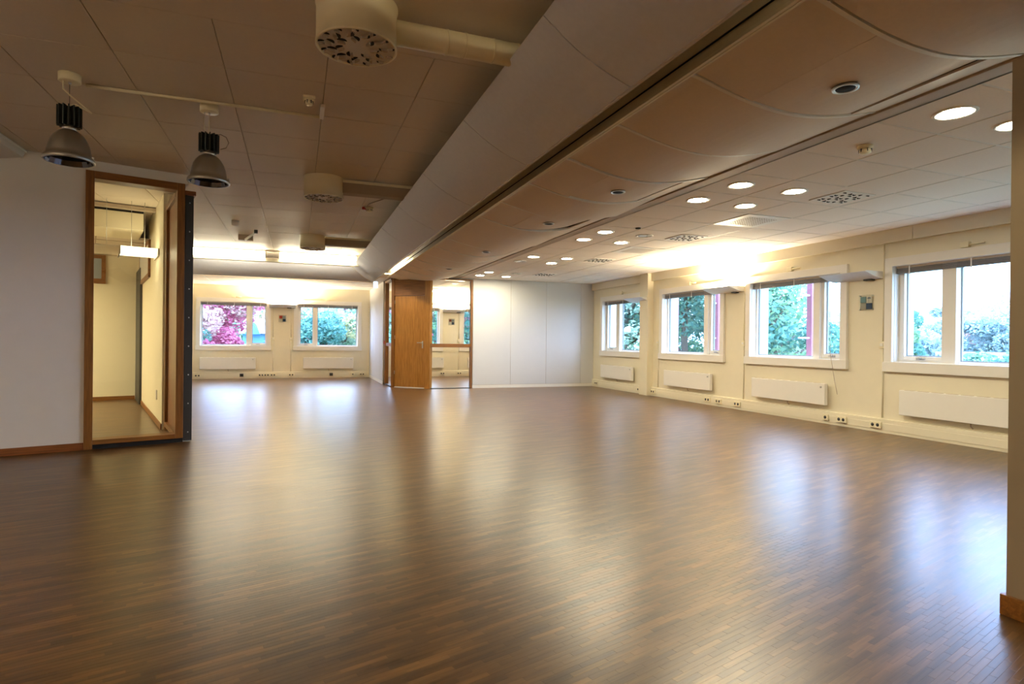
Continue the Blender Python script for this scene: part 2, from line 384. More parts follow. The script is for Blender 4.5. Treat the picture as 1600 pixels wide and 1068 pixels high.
# ------------------------------------------------------------------ sagging fabric ceiling panels
PX = [(1.93, 2.507), (2.05, 2.474), (2.2, 2.437), (2.33, 2.410), (2.5, 2.388), (2.68, 2.384), (2.86, 2.402), (3.05, 2.438), (3.17, 2.466), (3.27, 2.495)]
def pz(x):
    for (a, za), (c, zc) in zip(PX, PX[1:]):
        if x <= c: return za+(zc-za)*(x-a)/(c-a)
    return PX[-1][1]
def pz_s(x, h=.06): return (pz(max(1.93, x-h))+pz(x)*2+pz(min(3.27, x+h)))/4
chamf = lambda y: 3.27 if y < 12.72 else max(1.95, 2.72-(y-12.86)*1.146)
canopy = empty('ceiling_sagging_band', (2.6, 1.8, 2.5)); struct(canopy)
OX, OY, OZ = 2.6, 1.8, 2.5
def fabric(x0, x1, y0, y1, dz=(0, 0, 0, 0), hole=None):
    """one curved panel; dz lifts its corners (x0y0, x1y0, x0y1, x1y1)"""
    nx = max(2, int((x1-x0)/.07)); ny = 1 if hole is None else 1; b = MB(); th = .014
    def P(i, j, t):
        y = y0+(y1-y0)*j; xx1 = min(x1, chamf(y)); x = x0+(xx1-x0)*i/nx; u = i/nx
        z = pz_s(x)+(dz[0]*(1-u)+dz[1]*u)*(1-j)+(dz[2]*(1-u)+dz[3]*u)*j
        return (x-OX, y-OY, z-OZ+t)
    for i in range(nx):
        b.quad([P(i, 0, 0), P(i, 1, 0), P(i+1, 1, 0), P(i+1, 0, 0)], True)
        b.quad([P(i, 0, th), P(i+1, 0, th), P(i+1, 1, th), P(i, 1, th)], True)
        b.quad([P(i, 0, 0), P(i+1, 0, 0), P(i+1, 0, th), P(i, 0, th)]); b.quad([P(i, 1, 0), P(i, 1, th), P(i+1, 1, th), P(i+1, 1, 0)])
    b.quad([P(0, 0, 0), P(0, 0, th), P(0, 1, th), P(0, 1, 0)]); b.quad([P(nx, 0, 0), P(nx, 1, 0), P(nx, 1, th), P(nx, 0, th)])
    return b.obj('curved_panel', 'brown', canopy, recalc=False)
rows = [(-4+k) for k in range(20)]
sag = {5: (0, 0, -.004, .0), 6: (0, .0, -.016, -.006), 4: (0, 0, .0, -.03), 7: (0, -.004, 0, -.014)}
for k in range(-4, 15):
    y0 = 1.8+.77*k+.026; y1 = y0+.736
    r = lambda s=.006: random.uniform(-s, s)
    if y0 < 1.7: fabric(1.93, 3.27, y0, y1, (r(.003), r(.003), r(.003), r(.003))); continue
    if k in (0, 3, 5, 8, 11):
        fabric(1.93, 2.325, y0, y1, (0, 0, 0, r(.004)))
        lift = {0: (.004, .016, .002, .006), 3: (.0, .004, .014, .004), 5: (.004, .0, .0, .03), 8: (.016, .0, .006, .0), 11: (.0, 0, .01, 0)}[k]
        fabric(2.333, 3.04, y0, y1, lift)
        fabric(3.055, 3.27, y0, y1, (0, 0, 0, 0))
    else: fabric(1.93, 3.27, y0, y1, (0, r(.003), sag.get(k, (0, 0, r(.008), 0))[2], sag.get(k, (0, 0, 0, r(.006)))[3]))
for y0, y1 in ((12.595, 12.72), (12.725, 13.45)): fabric(1.93, 3.27, y0, y1)
for k in range(-1, 15):
    y0 = 1.8+.77*k-.006; b = MB(); xsn = [1.93+1.34*i/18 for i in range(19)]
    for xa, xb in zip(xsn, xsn[1:]):
        za, zb = pz_s(xa)-OZ, pz_s(xb)-OZ
        b.quad([(xa-OX, y0+.010-OY, za-.003), (xb-OX, y0+.010-OY, zb-.003), (xb-OX, y0+.034-OY, zb-.003), (xa-OX, y0+.034-OY, za-.003)], True)
        b.quad([(xa-OX, y0+.010-OY, za-.003), (xa-OX, y0+.010-OY, za+.022), (xb-OX, y0+.010-OY, zb+.022), (xb-OX, y0+.010-OY, zb-.003)], True)
    b.obj('seam_strip', 'white', canopy, recalc=False)
# backing sheet above the panels: the gaps open onto dark
b = MB()
b.quad([(1.90-OX, -1.4-OY, .06), (3.3-OX, -1.4-OY, .06), (3.3-OX, 12.7-OY, .06), (1.90-OX, 12.7-OY, .06)]).obj('dark_backing', 'dark', canopy, recalc=False)
# small openings in the service panels
for y in (2.215, 4.46, 5.95, 8.23, 10.45):
    z = pz_s(2.6)
    rg = MB().lathe([(.045, .004), (.062, .004), (.062, -.005), (.047, -.004), (.045, .004)], seg=28).obj('opening_ring', 'chrome', canopy, loc=(2.6-OX, y-OY, z-OZ-.003))
    MB().lathe([(.0001, -.002), (.046, -.002), (.046, .02), (.0001, .02)], seg=28).obj('dark_opening', 'dark', canopy, loc=(2.6-OX, y-OY, z-OZ-.004))
# rails along the band
struct(MB().box(3.275, 3.405, -3, YP, 2.478, 2.496).box(3.385, 3.41, -3, YP, 2.478, 2.53).obj('trim_6', 'fascia', bevel=.003))
struct(MB().box(1.895, 1.925, -3, 13.45, 2.484, 2.500).box(1.915, 1.932, -3, 13.45, 2.482, 2.80).obj('trim_7', 'ledge', bevel=.002))
# ------------------------------------------------------------------ grey coved panels of the raised area
GP = [(1.084, 2.629)]
for i in range(1, 9):
    t = i/8; bx, bz = 1.084+(1.562-1.084)*t, 2.629+(2.366-2.629)*t
    k = .030*math.sin(PI*t); GP.append((bx-.47*k, bz-.88*k))
cove = struct(empty('ceiling_cove_side', (1.562, 4, 2.366)))
def gpanel(y0, y1, parent, ox, oy, oz, mitre=False):
    b = MB(); th = .012
    def P(i, e, t):
        x, z = GP[i]; y = (y0, y1)[e]
        if mitre and e: y = y1-(1.562-x)*1.25
        return (x-ox+t*.47, y-oy, z-oz+t*.88)
    n = len(GP)-1
    for i in range(n):
        b.quad([P(i, 0, 0), P(i, 1, 0), P(i+1, 1, 0), P(i+1, 0, 0)], True); b.quad([P(i, 0, th), P(i+1, 0, th), P(i+1, 1, th), P(i, 1, th)], True)
        b.quad([P(i, 0, 0), P(i+1, 0, 0), P(i+1, 0, th), P(i, 0, th)]); b.quad([P(i, 1, 0), P(i, 1, th), P(i+1, 1, th), P(i+1, 1, 0)])
    b.quad([P(0, 0, 0), P(0, 0, th), P(0, 1, th), P(0, 1, 0)]); b.quad([P(n, 0, 0), P(n, 1, 0), P(n, 1, th), P(n, 0, th)])
    b.obj('coved_panel', 'grey', parent, recalc=False)
ys = [2.567-1.418*3+1.418*i for i in range(10)]
for a, c in zip(ys, ys[1:]): gpanel(a+.004, c-.004, cove, 1.562, 4, 2.366)
a = ys[-1]; gpanel(a+.004, a+1.41, cove, 1.562, 4, 2.366); gpanel(a+1.418, 12.40, cove, 1.562, 4, 2.366); gpanel(12.408, 13.40, cove, 1.562, 4, 2.366, True)
b = MB(); b.box(0, .014, -6, 9.38, -.010, .035).obj('edge_strip', 'fascia', cove)
b = MB(); b.quad([(-.478+.02, -7, .263+.02), (.01, -7, .03), (.01, 8.8, .03), (-.478+.02, 8.8, .263+.02)]).obj('dark_backing', 'dark', cove, recalc=False)
cove2 = struct(empty('ceiling_cove_far', (-.4, 13.40, 2.366)))
b = MB(); th = .012
Q = [(-(1.562-x)*1.25, z) for x, z in GP]
def P2(i, e, t):
    dy, z = Q[i]; x = -2.56 if e == 0 else 1.562+dy/1.25
    return (x+.4, dy+t*.4, z-2.366+t*.88)
for i in range(len(Q)-1):
    b.quad([P2(i, 0, 0), P2(i, 1, 0), P2(i+1, 1, 0), P2(i+1, 0, 0)], True); b.quad([P2(i, 0, th), P2(i+1, 0, th), P2(i+1, 1, th), P2(i, 1, th)], True)
b.obj('coved_panel', 'grey', cove2)
MB().box(-2.16, 1.98, -.005, .06, -.012, .02).obj('bright_lip', 'peach', cove2)
MB().tube([(1.084+.4, -.60, .26), (1.32+.4, -.30, .105), (1.562+.4, 0, -.003)], .012, 6).obj('mitre_strip', 'ledge', cove2)
struct(MB().box(-2.56, 1.6, 13.44, 13.48, 2.40, 3.1).box(1.70, 1.99, 12.9, 14.36, 2.50, 2.53).obj('trim_8', 'tile'))
# ------------------------------------------------------------------ windows
LABW = {}
def window(idx, wall, a0, a1, kind, blindmat='blind', blind_drop=.03):
    loc, rz = ((XR+.04, YF, 0), RZ_R) if wall == 'R' else ((0, YF, 0), 0)
    root = struct(empty('window_%d' % idx, loc, rz))
    pr = -.04 if wall == 'R' else -.03
    c = .10
    def part(b, n, m, bev=.002, par=root): return b.obj(n, m, par, bevel=bev)
    # inner casing proud of the wall, sill board, head board
    part(MB().box(a0-c, a0, pr, .0, SILL-.0, HEAD), 'casing', 'white'); part(MB().box(a1, a1+c, pr, .0, SILL, HEAD), 'casing', 'white')
    part(MB().box(a0-c-.01, a1+c+.01, pr-.012, .0, SILL-.118, SILL), 'sill_board', 'white')
    part(MB().box(a0-c, a1+c, pr, .0, HEAD, HEAD+.105), 'head_board', 'white')
    # reveal lining
    b = MB(); b.box(a0-.012, a0+.004, 0, .22, SILL, HEAD).box(a1-.004, a1+.012, 0, .22, SILL, HEAD).box(a0, a1, 0, .22, SILL-.012, SILL+.004).box(a0, a1, 0, .22, HEAD-.004, HEAD+.012)
    part(b, 'reveal', 'white', 0)
    yf, yb = .085, .15
    w_ = a1-a0
    if kind == 'w': m0, m1 = a0+w_*.685, a0+w_*.735 if wall == 'R' else a0+w_*.745
    else: m0, m1 = a0+w_*.255, a0+w_*.325
    if wall == 'R' and kind == 'w': m0, m1 = a0+w_*.70, a0+w_*.765
    if wall == 'R' and kind == 'n': m0, m1 = a0+w_*.315, a0+w_*.405
    part(MB().box(m0, m1, yf-.05, yb, SILL, HEAD), 'mullion', 'white')
    fr = .028
    b = MB(); b.box(a0, a0+fr, yf, yb, SILL, HEAD).box(a1-fr, a1, yf, yb, SILL, HEAD).box(a0+fr, m0, yf, yb, SILL, SILL+fr).box(m1, a1-fr, yf, yb, SILL, SILL+fr).box(a0+fr, m0, yf, yb, HEAD-fr, HEAD).box(m1, a1-fr, yf, yb, HEAD-fr, HEAD)
    part(b, 'frame', 'white', .002)
    na, nb = (a0+fr, m0) if kind == 'n' else (m1, a1-fr)
    wa, wb = (m1, a1-fr) if kind == 'n' else (a0+fr, m0)
    s = .045; b = MB(); b.box(na, na+s, yf-.012, yb-.01, SILL+fr, HEAD-fr).box(nb-s*.3, nb, yf-.012, yb-.01, SILL+fr, HEAD-fr).box(na+s, nb-s*.3, yf-.012, yb-.01, SILL+fr, SILL+fr+s).box(na+s, nb-s*.3, yf-.012, yb-.01, HEAD-fr-s, HEAD-fr)
    sash = part(b, 'opening_sash', 'white', .002)
    part(MB().box((na+nb)/2-.05, (na+nb)/2+.05, yf-.03, yf-.012, SILL+fr+.008, SILL+fr+.026).box((na+nb)/2-.012, (na+nb)/2+.012, yf-.05, yf-.012, SILL+fr+.012, SILL+fr+.03), 'handle', 'chrome', .002, sash)
    for x0, x1, z0, z1 in ((na+s, nb-s*.3, SILL+fr+s, HEAD-fr-s), (wa, wb, SILL+fr, HEAD-fr)):
        b = MB(); g = .012; b.box(x0, x0+g, yf+.035, yf+.06, z0, z1).box(x1-g, x1, yf+.035, yf+.06, z0, z1).box(x0+g, x1-g, yf+.035, yf+.06, z0, z0+g).box(x0+g, x1-g, yf+.035, yf+.06, z1-g, z1)
        part(b, 'spacer_bar', 'slate', 0)
        MB().quad([(x0, yf+.05, z0), (x1, yf+.05, z0), (x1, yf+.05, z1), (x0, yf+.05, z1)]).obj('pane', 'pane', root, recalc=False)
    # raised blind: head rail and the stack of slats below it
    bl = part(MB().box(a0+.01, a1-.01, .02, .055, HEAD-.025, HEAD-.002), 'blind_head_rail', 'fascia', .002)
    for k in range(6):
        z = HEAD-.030-k*blind_drop/7
        part(MB().box(a0+.012, a1-.012, .018, .062, z-.0075, z), 'blind_slat', blindmat, 0, bl)
    for t in (.1, .5, .9): part(MB().box(a0+w_*t-.006, a0+w_*t+.006, .014, .018, HEAD-.035-blind_drop, HEAD), 'blind_clip', 'white', 0, bl)
    return root
n = 1
for a0, a1, k in winF: window(n, 'F', a0, a1, k, blind_drop=.07); n += 1
for a0, a1, k in winR: window(n, 'R', a0, a1, k, blind_drop=.075); n += 1
# pull cord on the third window of the right wall
# ------------------------------------------------------------------ wall-mounted things
def locR(y, z=0, d=0): return (XR+.04-d, y, z)
def panel_heater(loc, rz, w_, h, label, pipe=None, knob=True):
    t = tag(empty('panel_heater', loc, rz), label, 'heater', 'panel heaters under the windows')
    MB().box(-w_/2, w_/2, -.095, -.040, 0, h).obj('front_panel', 'white', t, bevel=.006)
    for x in (-w_*.3, w_*.3): MB().box(x-.02, x+.02, -.040, 0, h*.2, h*.8).obj('wall_bracket', 'white', t)
    b = MB()
    for k in range(9): b.box(-w_/2+.06+k*(w_-.12)/9, -w_/2+.06+(k+.7)*(w_-.12)/9, -.085, -.05, h-.001, h+.003)
    b.obj('top_grille', 'fascia', t)
    if knob:
        kb = MB().cyl(0, 0, 0, .012, .014, 16).obj('thermostat_knob', 'chrome', t, loc=(w_/2-.06, -.095, h-.05)); kb.rotation_euler = (PI/2, 0, 0)
    MB().tube([(0, -.05, 0), (0, -.05, -.035), (.01, -.03, -.06)], .007, 8).obj('cable', 'fascia', t)
    return t
RAD = [(11.55, 'white panel heater under the right-wall window nearest the partition'), (9.06, 'white panel heater under the second right-wall window from the partition'),
       (6.70, 'white panel heater under the right-wall window before the blue and teal squares'), (4.2, 'large white panel heater beside the near pier, right edge hidden')]
for i, (y, lab) in enumerate(RAD):
    wd = 1.37 if i < 3 else 1.54
    if i == 3: y = 4.97-wd/2
    if i == 0: y = 12.30-1.39/2
    panel_heater(locR(y, .253), RZ_R, wd, .295, lab)
for x, lab in ((-1.708, 'white panel heater under the far-wall window with the red tree'), (.84, 'white panel heater under the far-wall window beside the corner of the partition'),
               (3.21+.25, 'white panel heater seen low through the glazed partition, left one'), (5.55, 'white panel heater at the right edge of the view through the glazed partition')):
    panel_heater((x, YF, .257), 0, 1.34 if x != .84 else 1.34, .31, lab)
def trunking(name, x0, x1, loc, rz, label, d=.04):
    t = MB(); t.prism([(-d, 0), (-d, .165), (-d+.012, .172), (0, .172), (0, 0)], (x0, x1), 'x')
    o = t.obj('cable_trunking', 'cream', loc=loc, rz=rz, bevel=.002); tag(o, label, 'cable trunking')
    MB().box(x0, x1, -d-.006, -d, .035, .120).obj('trunking_cover', 'cream', o, bevel=.002)
    return o
trunking('t', YF-YP+.01, YF-10.56, (XR+.04, YF, 0), RZ_R, 'cream cable trunking along the floor between the partition and the pilaster')
trunking('t', YF-10.25, YF-1.6, (XR+.04, YF, 0), RZ_R, 'long cream cable trunking along the floor under the right-wall windows', .045)
trunking('t', -2.54, 1.95, (0, YF, 0), 0, 'cream cable trunking along the bottom of the far wall')
trunking('t', 2.1, 6.8, (0, YF, 0), 0, 'cream cable trunking seen through the glazed partition')
def outlet(loc, rz, label, dark=False, double=True):
    t = tag(empty('power_outlet', loc, rz), label, 'outlet', 'outlets on the cable trunking')
    w_ = .075 if double else .045
    MB().box(-w_, w_, -.022, 0, -.038, .042).obj('outlet_body', 'ivory' if not dark else 'charcoal', t, bevel=.004)
    for x in ((-.034, .034) if double else (0,)):
        o = MB().lathe([(.0001, -.002), (.021, -.002), (.021, .001), (.0001, .001)], seg=18).obj('socket_hole', 'charcoal', t, loc=(x, -.0225, .002)); o.rotation_euler = (PI/2, 0, 0)
SR = [(12.557, 'outlet on the trunking right beside the white partition'), (10.664, 'outlet just left of the pilaster'), (10.157, 'outlet right at the foot of the pilaster, on its window side'),
      (8.48, 'leftmost outlet of three below the gap after the second window'), (8.195, 'middle outlet of three below the gap after the second window'), (7.742, 'third outlet below the gap between the second and third windows'),
      (6.024, 'single outlet under the right end of the third heater'), (5.776, 'double outlet just right of the third heater'), (5.29, 'double outlet below the plate with blue and teal squares')]
for y, lab in SR: outlet(locR(y, .09, .045+.006), RZ_R, lab, double=lab[:6] != 'single')
SF = [(-2.43, 'outlet at the far left end of the far-wall trunking', 0), (-1.378, 'small dark outlet under the left far-wall heater', 1), (-.899, 'leftmost of three outlets right of the left far-wall heater', 0),
      (-.76, 'middle one of three outlets right of the left far-wall heater', 0), (-.60, 'rightmost of three outlets right of the left far-wall heater', 0), (-.137, 'outlet under the right end of the far-wall lamp', 0),
      (.914, 'small dark outlet under the right far-wall heater', 1), (1.5, 'small outlet near the far right corner of the far wall', 0), (1.756, 'outlet in the far right corner beside the partition', 0),
      (4.10, 'left outlet seen through the glazed partition', 0), (4.62, 'right outlet seen through the glazed partition', 0)]
for x, lab, dk in SF: outlet((x, YF-.046, .09), 0, lab, dark=bool(dk), double=not dk and 'small' not in lab)
def junction(loc, rz, label):
    t = tag(empty('junction_box', loc, rz), label, 'junction box', 'junction boxes beside the windows')
    MB().box(-.036, .036, -.034, 0, -.04, .04).obj('box_body', 'ivory', t, bevel=.004)
    MB().box(-.022, .022, -.041, -.034, -.018, .018).obj('box_button', 'white', t, bevel=.003)
def conduit(loc, rz, z0, z1, label):
    o = MB().tube([(0, -.009, z0), (0, -.009, z1)], .0085, 8).obj('conduit', 'cream', loc=loc, rz=rz); tag(o, label, 'conduit', 'thin conduits down to the trunking')
for y, lab, zt in ((10.06, 'beside the pilaster', 1.04), (7.655, 'between the second and third right-wall windows', 1.04), (5.245, 'left of the window nearest the camera', 1.04)):
    junction(locR(y, 1.085), RZ_R, 'small cream junction box on the right wall '+lab); conduit(locR(y), RZ_R, .175, 1.042, 'thin cream conduit below the junction box '+lab)
conduit(locR(5.245), RZ_R, 1.128, 2.33, 'long cream conduit above the junction box beside the near window')
conduit(locR(7.655), RZ_R, 1.128, 1.9, 'cream conduit above the junction box between the second and third right-wall windows')
for x, lab in ((-.61, 'under the left end of the far-wall lamp'), (-.151, 'under the right end of the far-wall lamp'), (4.60, 'seen through the glazed partition')):
    junction((x, YF, 1.078), 0, 'small cream junction box '+lab); conduit((x, YF, 0), 0, .175, 1.035, 'thin conduit running down from the junction box '+lab)
    conduit((x, YF, 0), 0, 1.12, 1.9, 'thin conduit running up from the junction box '+lab)
def head_sensor(loc, rz, label, rod=True):
    t = tag(empty('blind_control', loc, rz), label, 'control box', 'small control boxes above the windows')
    MB().box(-.05, .04, -.045, 0, -.028, .032).obj('control_body', 'ivory', t, bevel=.004)
    if rod: MB().tube([(.04, -.03, .0), (.19, -.03, .0)], .009, 8).obj('control_rod', 'ivory', t)
for y, lab in ((11.48, 'first'), (9.067, 'second'), (6.70, 'third'), (4.287, 'fourth')):
    head_sensor(locR(y, 2.180), RZ_R, 'cream control box above the %s right-wall window from the partition' % lab)
for x, lab in ((-1.584, 'cream control box above the far window with the red tree'), (.819, 'cream control box above the far window next to the partition corner')): head_sensor((x, YF, 2.18), 0, lab)
# wall uplights
def uplight(loc, rz, w_, lit, label, hw=.03):
    t = tag(empty('wall_uplight', loc, rz), label, 'wall lamp', 'wedge-shaped uplights on the walls')
    prof = []
    for i in range(9):
        u = i/8; prof.append((-.31+.31*u, .075-.075*math.sin(u*PI/2)**1.2))   # underside, from tip to wall
    prof2 = prof+[(0, .085), (-.02, .088), (-.29, .088), (-.31, .082)]
    b = MB(); b.prism([(p[0], p[1]) for p in prof]+[(0, .012), (-.12, .035), (-.30, .082), (-.31, .080)], (0, w_), 'x'); sh = b.obj('shade', 'grey' if not lit else 'white', t)
    for x in (-.006, w_): MB().prism(prof2, (x, x+.006), 'x').obj('end_cap', 'white', t)
    e = MB(); e.quad([(.03, -.17, .062), (w_-.03, -.17, .062), (w_-.03, -.05, .062), (.03, -.05, .062)])
    e.obj('lamp_tube', ('up2' if rz == 0 else 'up') if lit else 'white', t, recalc=False)
    MB().box(w_*.68, w_*.85, -.07, -.01, -.014, .004).obj('driver_box', 'charcoal', t)
uplight(locR(10.95, 1.925), RZ_R, .66, False, 'unlit wedge-shaped wall lamp left of the pilaster')
uplight(locR(8.36, 1.93), RZ_R, .68, True, 'lit wedge-shaped wall lamp throwing a bright glow between second and third windows')
uplight(locR(5.93, 1.91), RZ_R, .67, False, 'large unlit wedge-shaped wall lamp above the blue and teal squares')
uplight((-.70, YF, 1.925), 0, .65, True, 'lit wall lamp between the two far-wall windows')
uplight((4.09, YF, 1.925), 0, .65, True, 'lit wall lamp seen through the glazed partition')
# plates with coloured squares
def plate(loc, rz, cols, label, s=.20):
    t = tag(empty('wall_plate', loc, rz), label, 'wall plate', 'clear plates with coloured squares')
    MB().box(-s/2, s/2, -.024, -.02, -s/2, s/2).obj('clear_sheet', 'plate', t)
    h = s*.40
    for (x, z), c in zip(((-h, 0), (.004, 0), (-h, -h-.004), (.004, -h-.004)), cols):
        MB().box(x, x+h-.004, -.020, -.012, z, z+h-.004).obj('coloured_square', c, t)
        o = t.children[-1] if t.children else None
    for x in (-s/2+.012, s/2-.012):
        for z in (-s/2+.012, s/2-.012):
            o = MB().cyl(0, 0, 0, .026, .006, 10).obj('standoff_pin', 'chrome', t, loc=(x, 0, z)); o.rotation_euler = (PI/2, 0, 0)
    return t
p = plate(locR(5.473, 1.62), RZ_R, ('teal', 'pale', 'pale', 'navy'), 'clear plate with teal, pale and navy squares beside the near window')
# dark flower print on the pale square
b = MB(); b.tube([(.028, -.0215, .012), (.040, -.0215, .035), (.052, -.0215, .05)], .003, 6)
for k in range(6): b.lathe([(.0001, 0), (.013, 0)], 0, 0, 8)
fl_ = MB()
for k in range(7):
    a = .3+k*.42; r0 = .024
    fl_.quad([(.042, -.0206, .046), (.042+r0*math.cos(a-.16), -.0206, .046+r0*math.sin(a-.16)), (.042+r0*1.15*math.cos(a), -.0206, .046+r0*1.15*math.sin(a)), (.042+r0*math.cos(a+.16), -.0206, .046+r0*math.sin(a+.16))])
fl_.box(.036, .039, -.0206, -.0202, .008, .046)
fl_.obj('flower_print', 'navy', p, recalc=False)
plate(locR(10.66, 1.655), RZ_R, ('rust', 'slate', 'pale', 'charcoal'), 'clear plate with rust and dark squares left of the pilaster')
plate((-.375, YF, 1.63), 0, ('red', 'slate', 'pale', 'navy'), 'clear plate with red and navy squares on the far wall')
plate((4.375, YF, 1.64), 0, ('rust', 'slate', 'pale', 'navy'), 'clear plate with coloured squares seen through the glazed partition')
# pull cord of the third window
tag(MB().tube([(0, 0, 0), (.02, -.01, -.5), (.05, -.03, -1.05), (.12, -.02, -1.45), (.16, -.02, -1.60)], .0035, 6).obj('pull_cord', 'fascia', loc=(XR-.03, 5.98, 2.02), rz=RZ_R), 'thin pull cord hanging across the window above the third heater', 'cord')
# ------------------------------------------------------------------ partition, glazed bay and door
pt = struct(empty('wall_partition', (3.75, YP, 0)))
xs = [3.755, 4.671, 5.571, 6.486, 6.84]
for a, c in zip(xs, xs[1:]): MB().box(a+.003-3.75, c-.003-3.75, 0, .08, .075, CR).obj('wall_panel', 'board', pt, bevel=.003)
MB().box(.0, 3.09, .01, .07, 0, CR).obj('core', 'fascia', pt)
struct(MB().box(3.75, 6.80, YP-.006, YP+.001, 0, .07).obj('baseboard_partition', 'white'))
gz = struct(empty('window_21', (2.79, YP, 0)))
W9 = .94
MB().box(W9-.030, W9, -.03, .09, 0, 2.465).obj('oak_post', 'oak', gz, bevel=.002)
MB().box(0, W9-.03, -.03, .09, 2.43, 2.465).obj('head_rail', 'oakx', gz, bevel=.002)
MB().box(0, W9-.03, -.0, .06, .925, 1.005).obj('middle_rail', 'oakx', gz, bevel=.002)
MB().box(0, W9-.03, -.02, .07, 0, .018).obj('floor_rail', 'charcoal', gz)
for z0, z1 in ((.018, .925), (1.005, 2.43)): MB().quad([(0, .03, z0), (W9-.03, .03, z0), (W9-.03, .03, z1), (0, .03, z1)]).obj('pane', 'clear', gz, recalc=False)
MB().box(0, 1.0, -.0, .08, 2.466, 2.53).obj('top_fill', 'board', gz)
# chamfered door
ang = math.atan2(12.848-13.511, 2.789-2.029)
dr = struct(empty('door_1', (2.029, 13.511, 0), ang))
LD = 1.0
MB().box(0, .075, -.02, .09, 0, 2.49).obj('door_post', 'oak', dr, bevel=.003)
MB().box(LD-.135, LD, -.02, .09, 0, 2.49).obj('door_post', 'door', dr, bevel=.003)
MB().box(.075, LD-.135, -.0, .07, 2.125, 2.49).obj('head_panel', 'oakx', dr, bevel=.002)
MB().box(.075, LD-.135, -.015, .08, 2.08, 2.125).obj('door_head', 'oakx', dr, bevel=.002)
lf = MB().box(.079, LD-.139, .01, .05, .02, 2.076).obj('door_leaf', 'door', dr, bevel=.002)
MB().box(.079, LD-.139, 0, .06, .0, .016).obj('threshold', 'white', dr)
MB().tube([(.80, .01, 1.02), (.80, -.04, 1.02), (.79, -.045, 1.02), (.69, -.045, 1.02)], .009, 10).obj('door_handle', 'chrome', lf)
MB().box(.785, .815, .004, .012, .90, 1.06).obj('handle_plate', 'chrome', lf, bevel=.003)
for k, z in enumerate((.3, 1.1, 1.9)): MB().tube([(.083, .0, z), (.083, .0, z+.08)], .007, 8).obj('hinge', 'chrome', lf)
# narrow glazed strip beside the door
gs = struct(empty('window_22', (2.02, 14.42, 0), -PI/2+.02))
MB().box(0, .11, -.03, .06, 0, 2.49).obj('oak_post', 'oak', gs, bevel=.003)
MB().box(.11, .90, -.03, .06, 2.44, 2.49).obj('head_rail', 'oakx', gs, bevel=.002)
MB().box(.11, .90, -.02, .05, 0, .03).obj('floor_rail', 'charcoal', gs)
MB().box(.11, .90, -.01, .04, .93, 1.005).obj('middle_rail', 'oakx', gs, bevel=.002)
MB().box(.03, .08, -.05, -.03, .98, 1.06).obj('push_plate', 'red', gs, bevel=.003)
for z0, z1 in ((.03, .93), (1.005, 2.44)): MB().quad([(.11, .015, z0), (.90, .015, z0), (.90, .015, z1), (.11, .015, z1)]).obj('pane', 'clear', gs, recalc=False)
sp = struct(empty('wall_meeting_room', (1.96, 14.43, 0)))
yb_ = [14.43, 15.1, 15.85, 16.6, YF]
for a, c in zip(yb_, yb_[1:]): MB().box(0, .08, a+.003-14.43, c-.003-14.43, .07, CR).obj('wall_panel', 'board', sp, bevel=.003)
MB().box(.01, .07, 0, YF-14.43, 0, CR).obj('core', 'fascia', sp); MB().box(-.006, .086, 0, YF-14.43, 0, .068).obj('base_strip', 'white', sp)
# ------------------------------------------------------------------ glazed bay in the left wall
g = struct(empty('window_23', (LX, LY, 0), FA))
x0, x1 = gl0, gl1; fw = .055
MB().box(x0-.0, x0+fw+.015, -.028, .14, .0, 2.672).obj('oak_post', 'oak', g, bevel=.003)
MB().box(x1-fw-.015, x1, -.028, .14, .045, 2.672).obj('oak_post', 'oak', g, bevel=.003)
MB().box(x0+fw+.015, x1-fw-.015, -.028, .14, 2.60, 2.672).obj('head_rail', 'oakx', g, bevel=.003)
MB().box(x0+fw+.015, x1-fw-.015, -.028, .14, .045, .09).obj('sill_rail', 'oakx', g, bevel=.003)
MB().box(x0+fw, x1, .0, .12, .0, .045).obj('shadow_gap', 'dark', g)
MB().quad([(x0+fw, .05, .09), (x1-fw, .05, .09), (x1-fw, .05, 2.60), (x0+fw, .05, 2.60)]).obj('pane', 'clear', g, recalc=False)
MB().quad([(x0+fw, .062, .09), (x1-fw, .062, .09), (x1-fw, .062, 2.60), (x0+fw, .062, 2.60)]).obj('pane', 'clear', g, recalc=False)
# side post frame inside the corner
MB().box(x1-.075, x1-.025, .95, 1.05, .0, 2.62).obj('oak_post', 'oak', g, bevel=.003)
MB().box(x1-.075, x1-.025, .14, .95, 2.56, 2.62).obj('side_rail', 'oakx', g, bevel=.003)
MB().box(x1-.075, x1-.025, .14, .95, .045, .10).obj('side_rail', 'oakx', g, bevel=.003)
MB().box(x1-.045, x1-.030, .14, .95, .10, 2.56).obj('side_board', 'red_oak', g)
# dark end strip with screws and cap
es = struct(empty('trim_9', (LX, LY, 0), FA))
MB().box(x1+.004, x1+.082, -.004, .11, 0.012, 2.56).obj('steel_strip', 'charcoal', es, bevel=.002)
MB().box(x1-.0, x1+.10, -.03, .14, 2.56, 2.605).obj('oak_cap', 'red_oak', es, bevel=.003)
for k in range(9):
    o = MB().lathe([(.0001, .003), (.0055, .002), (.007, 0)], seg=12).obj('screw', 'chrome', es, loc=(x1+.046, -.004, .10+k*.298)); o.rotation_euler = (PI/2, 0, 0)
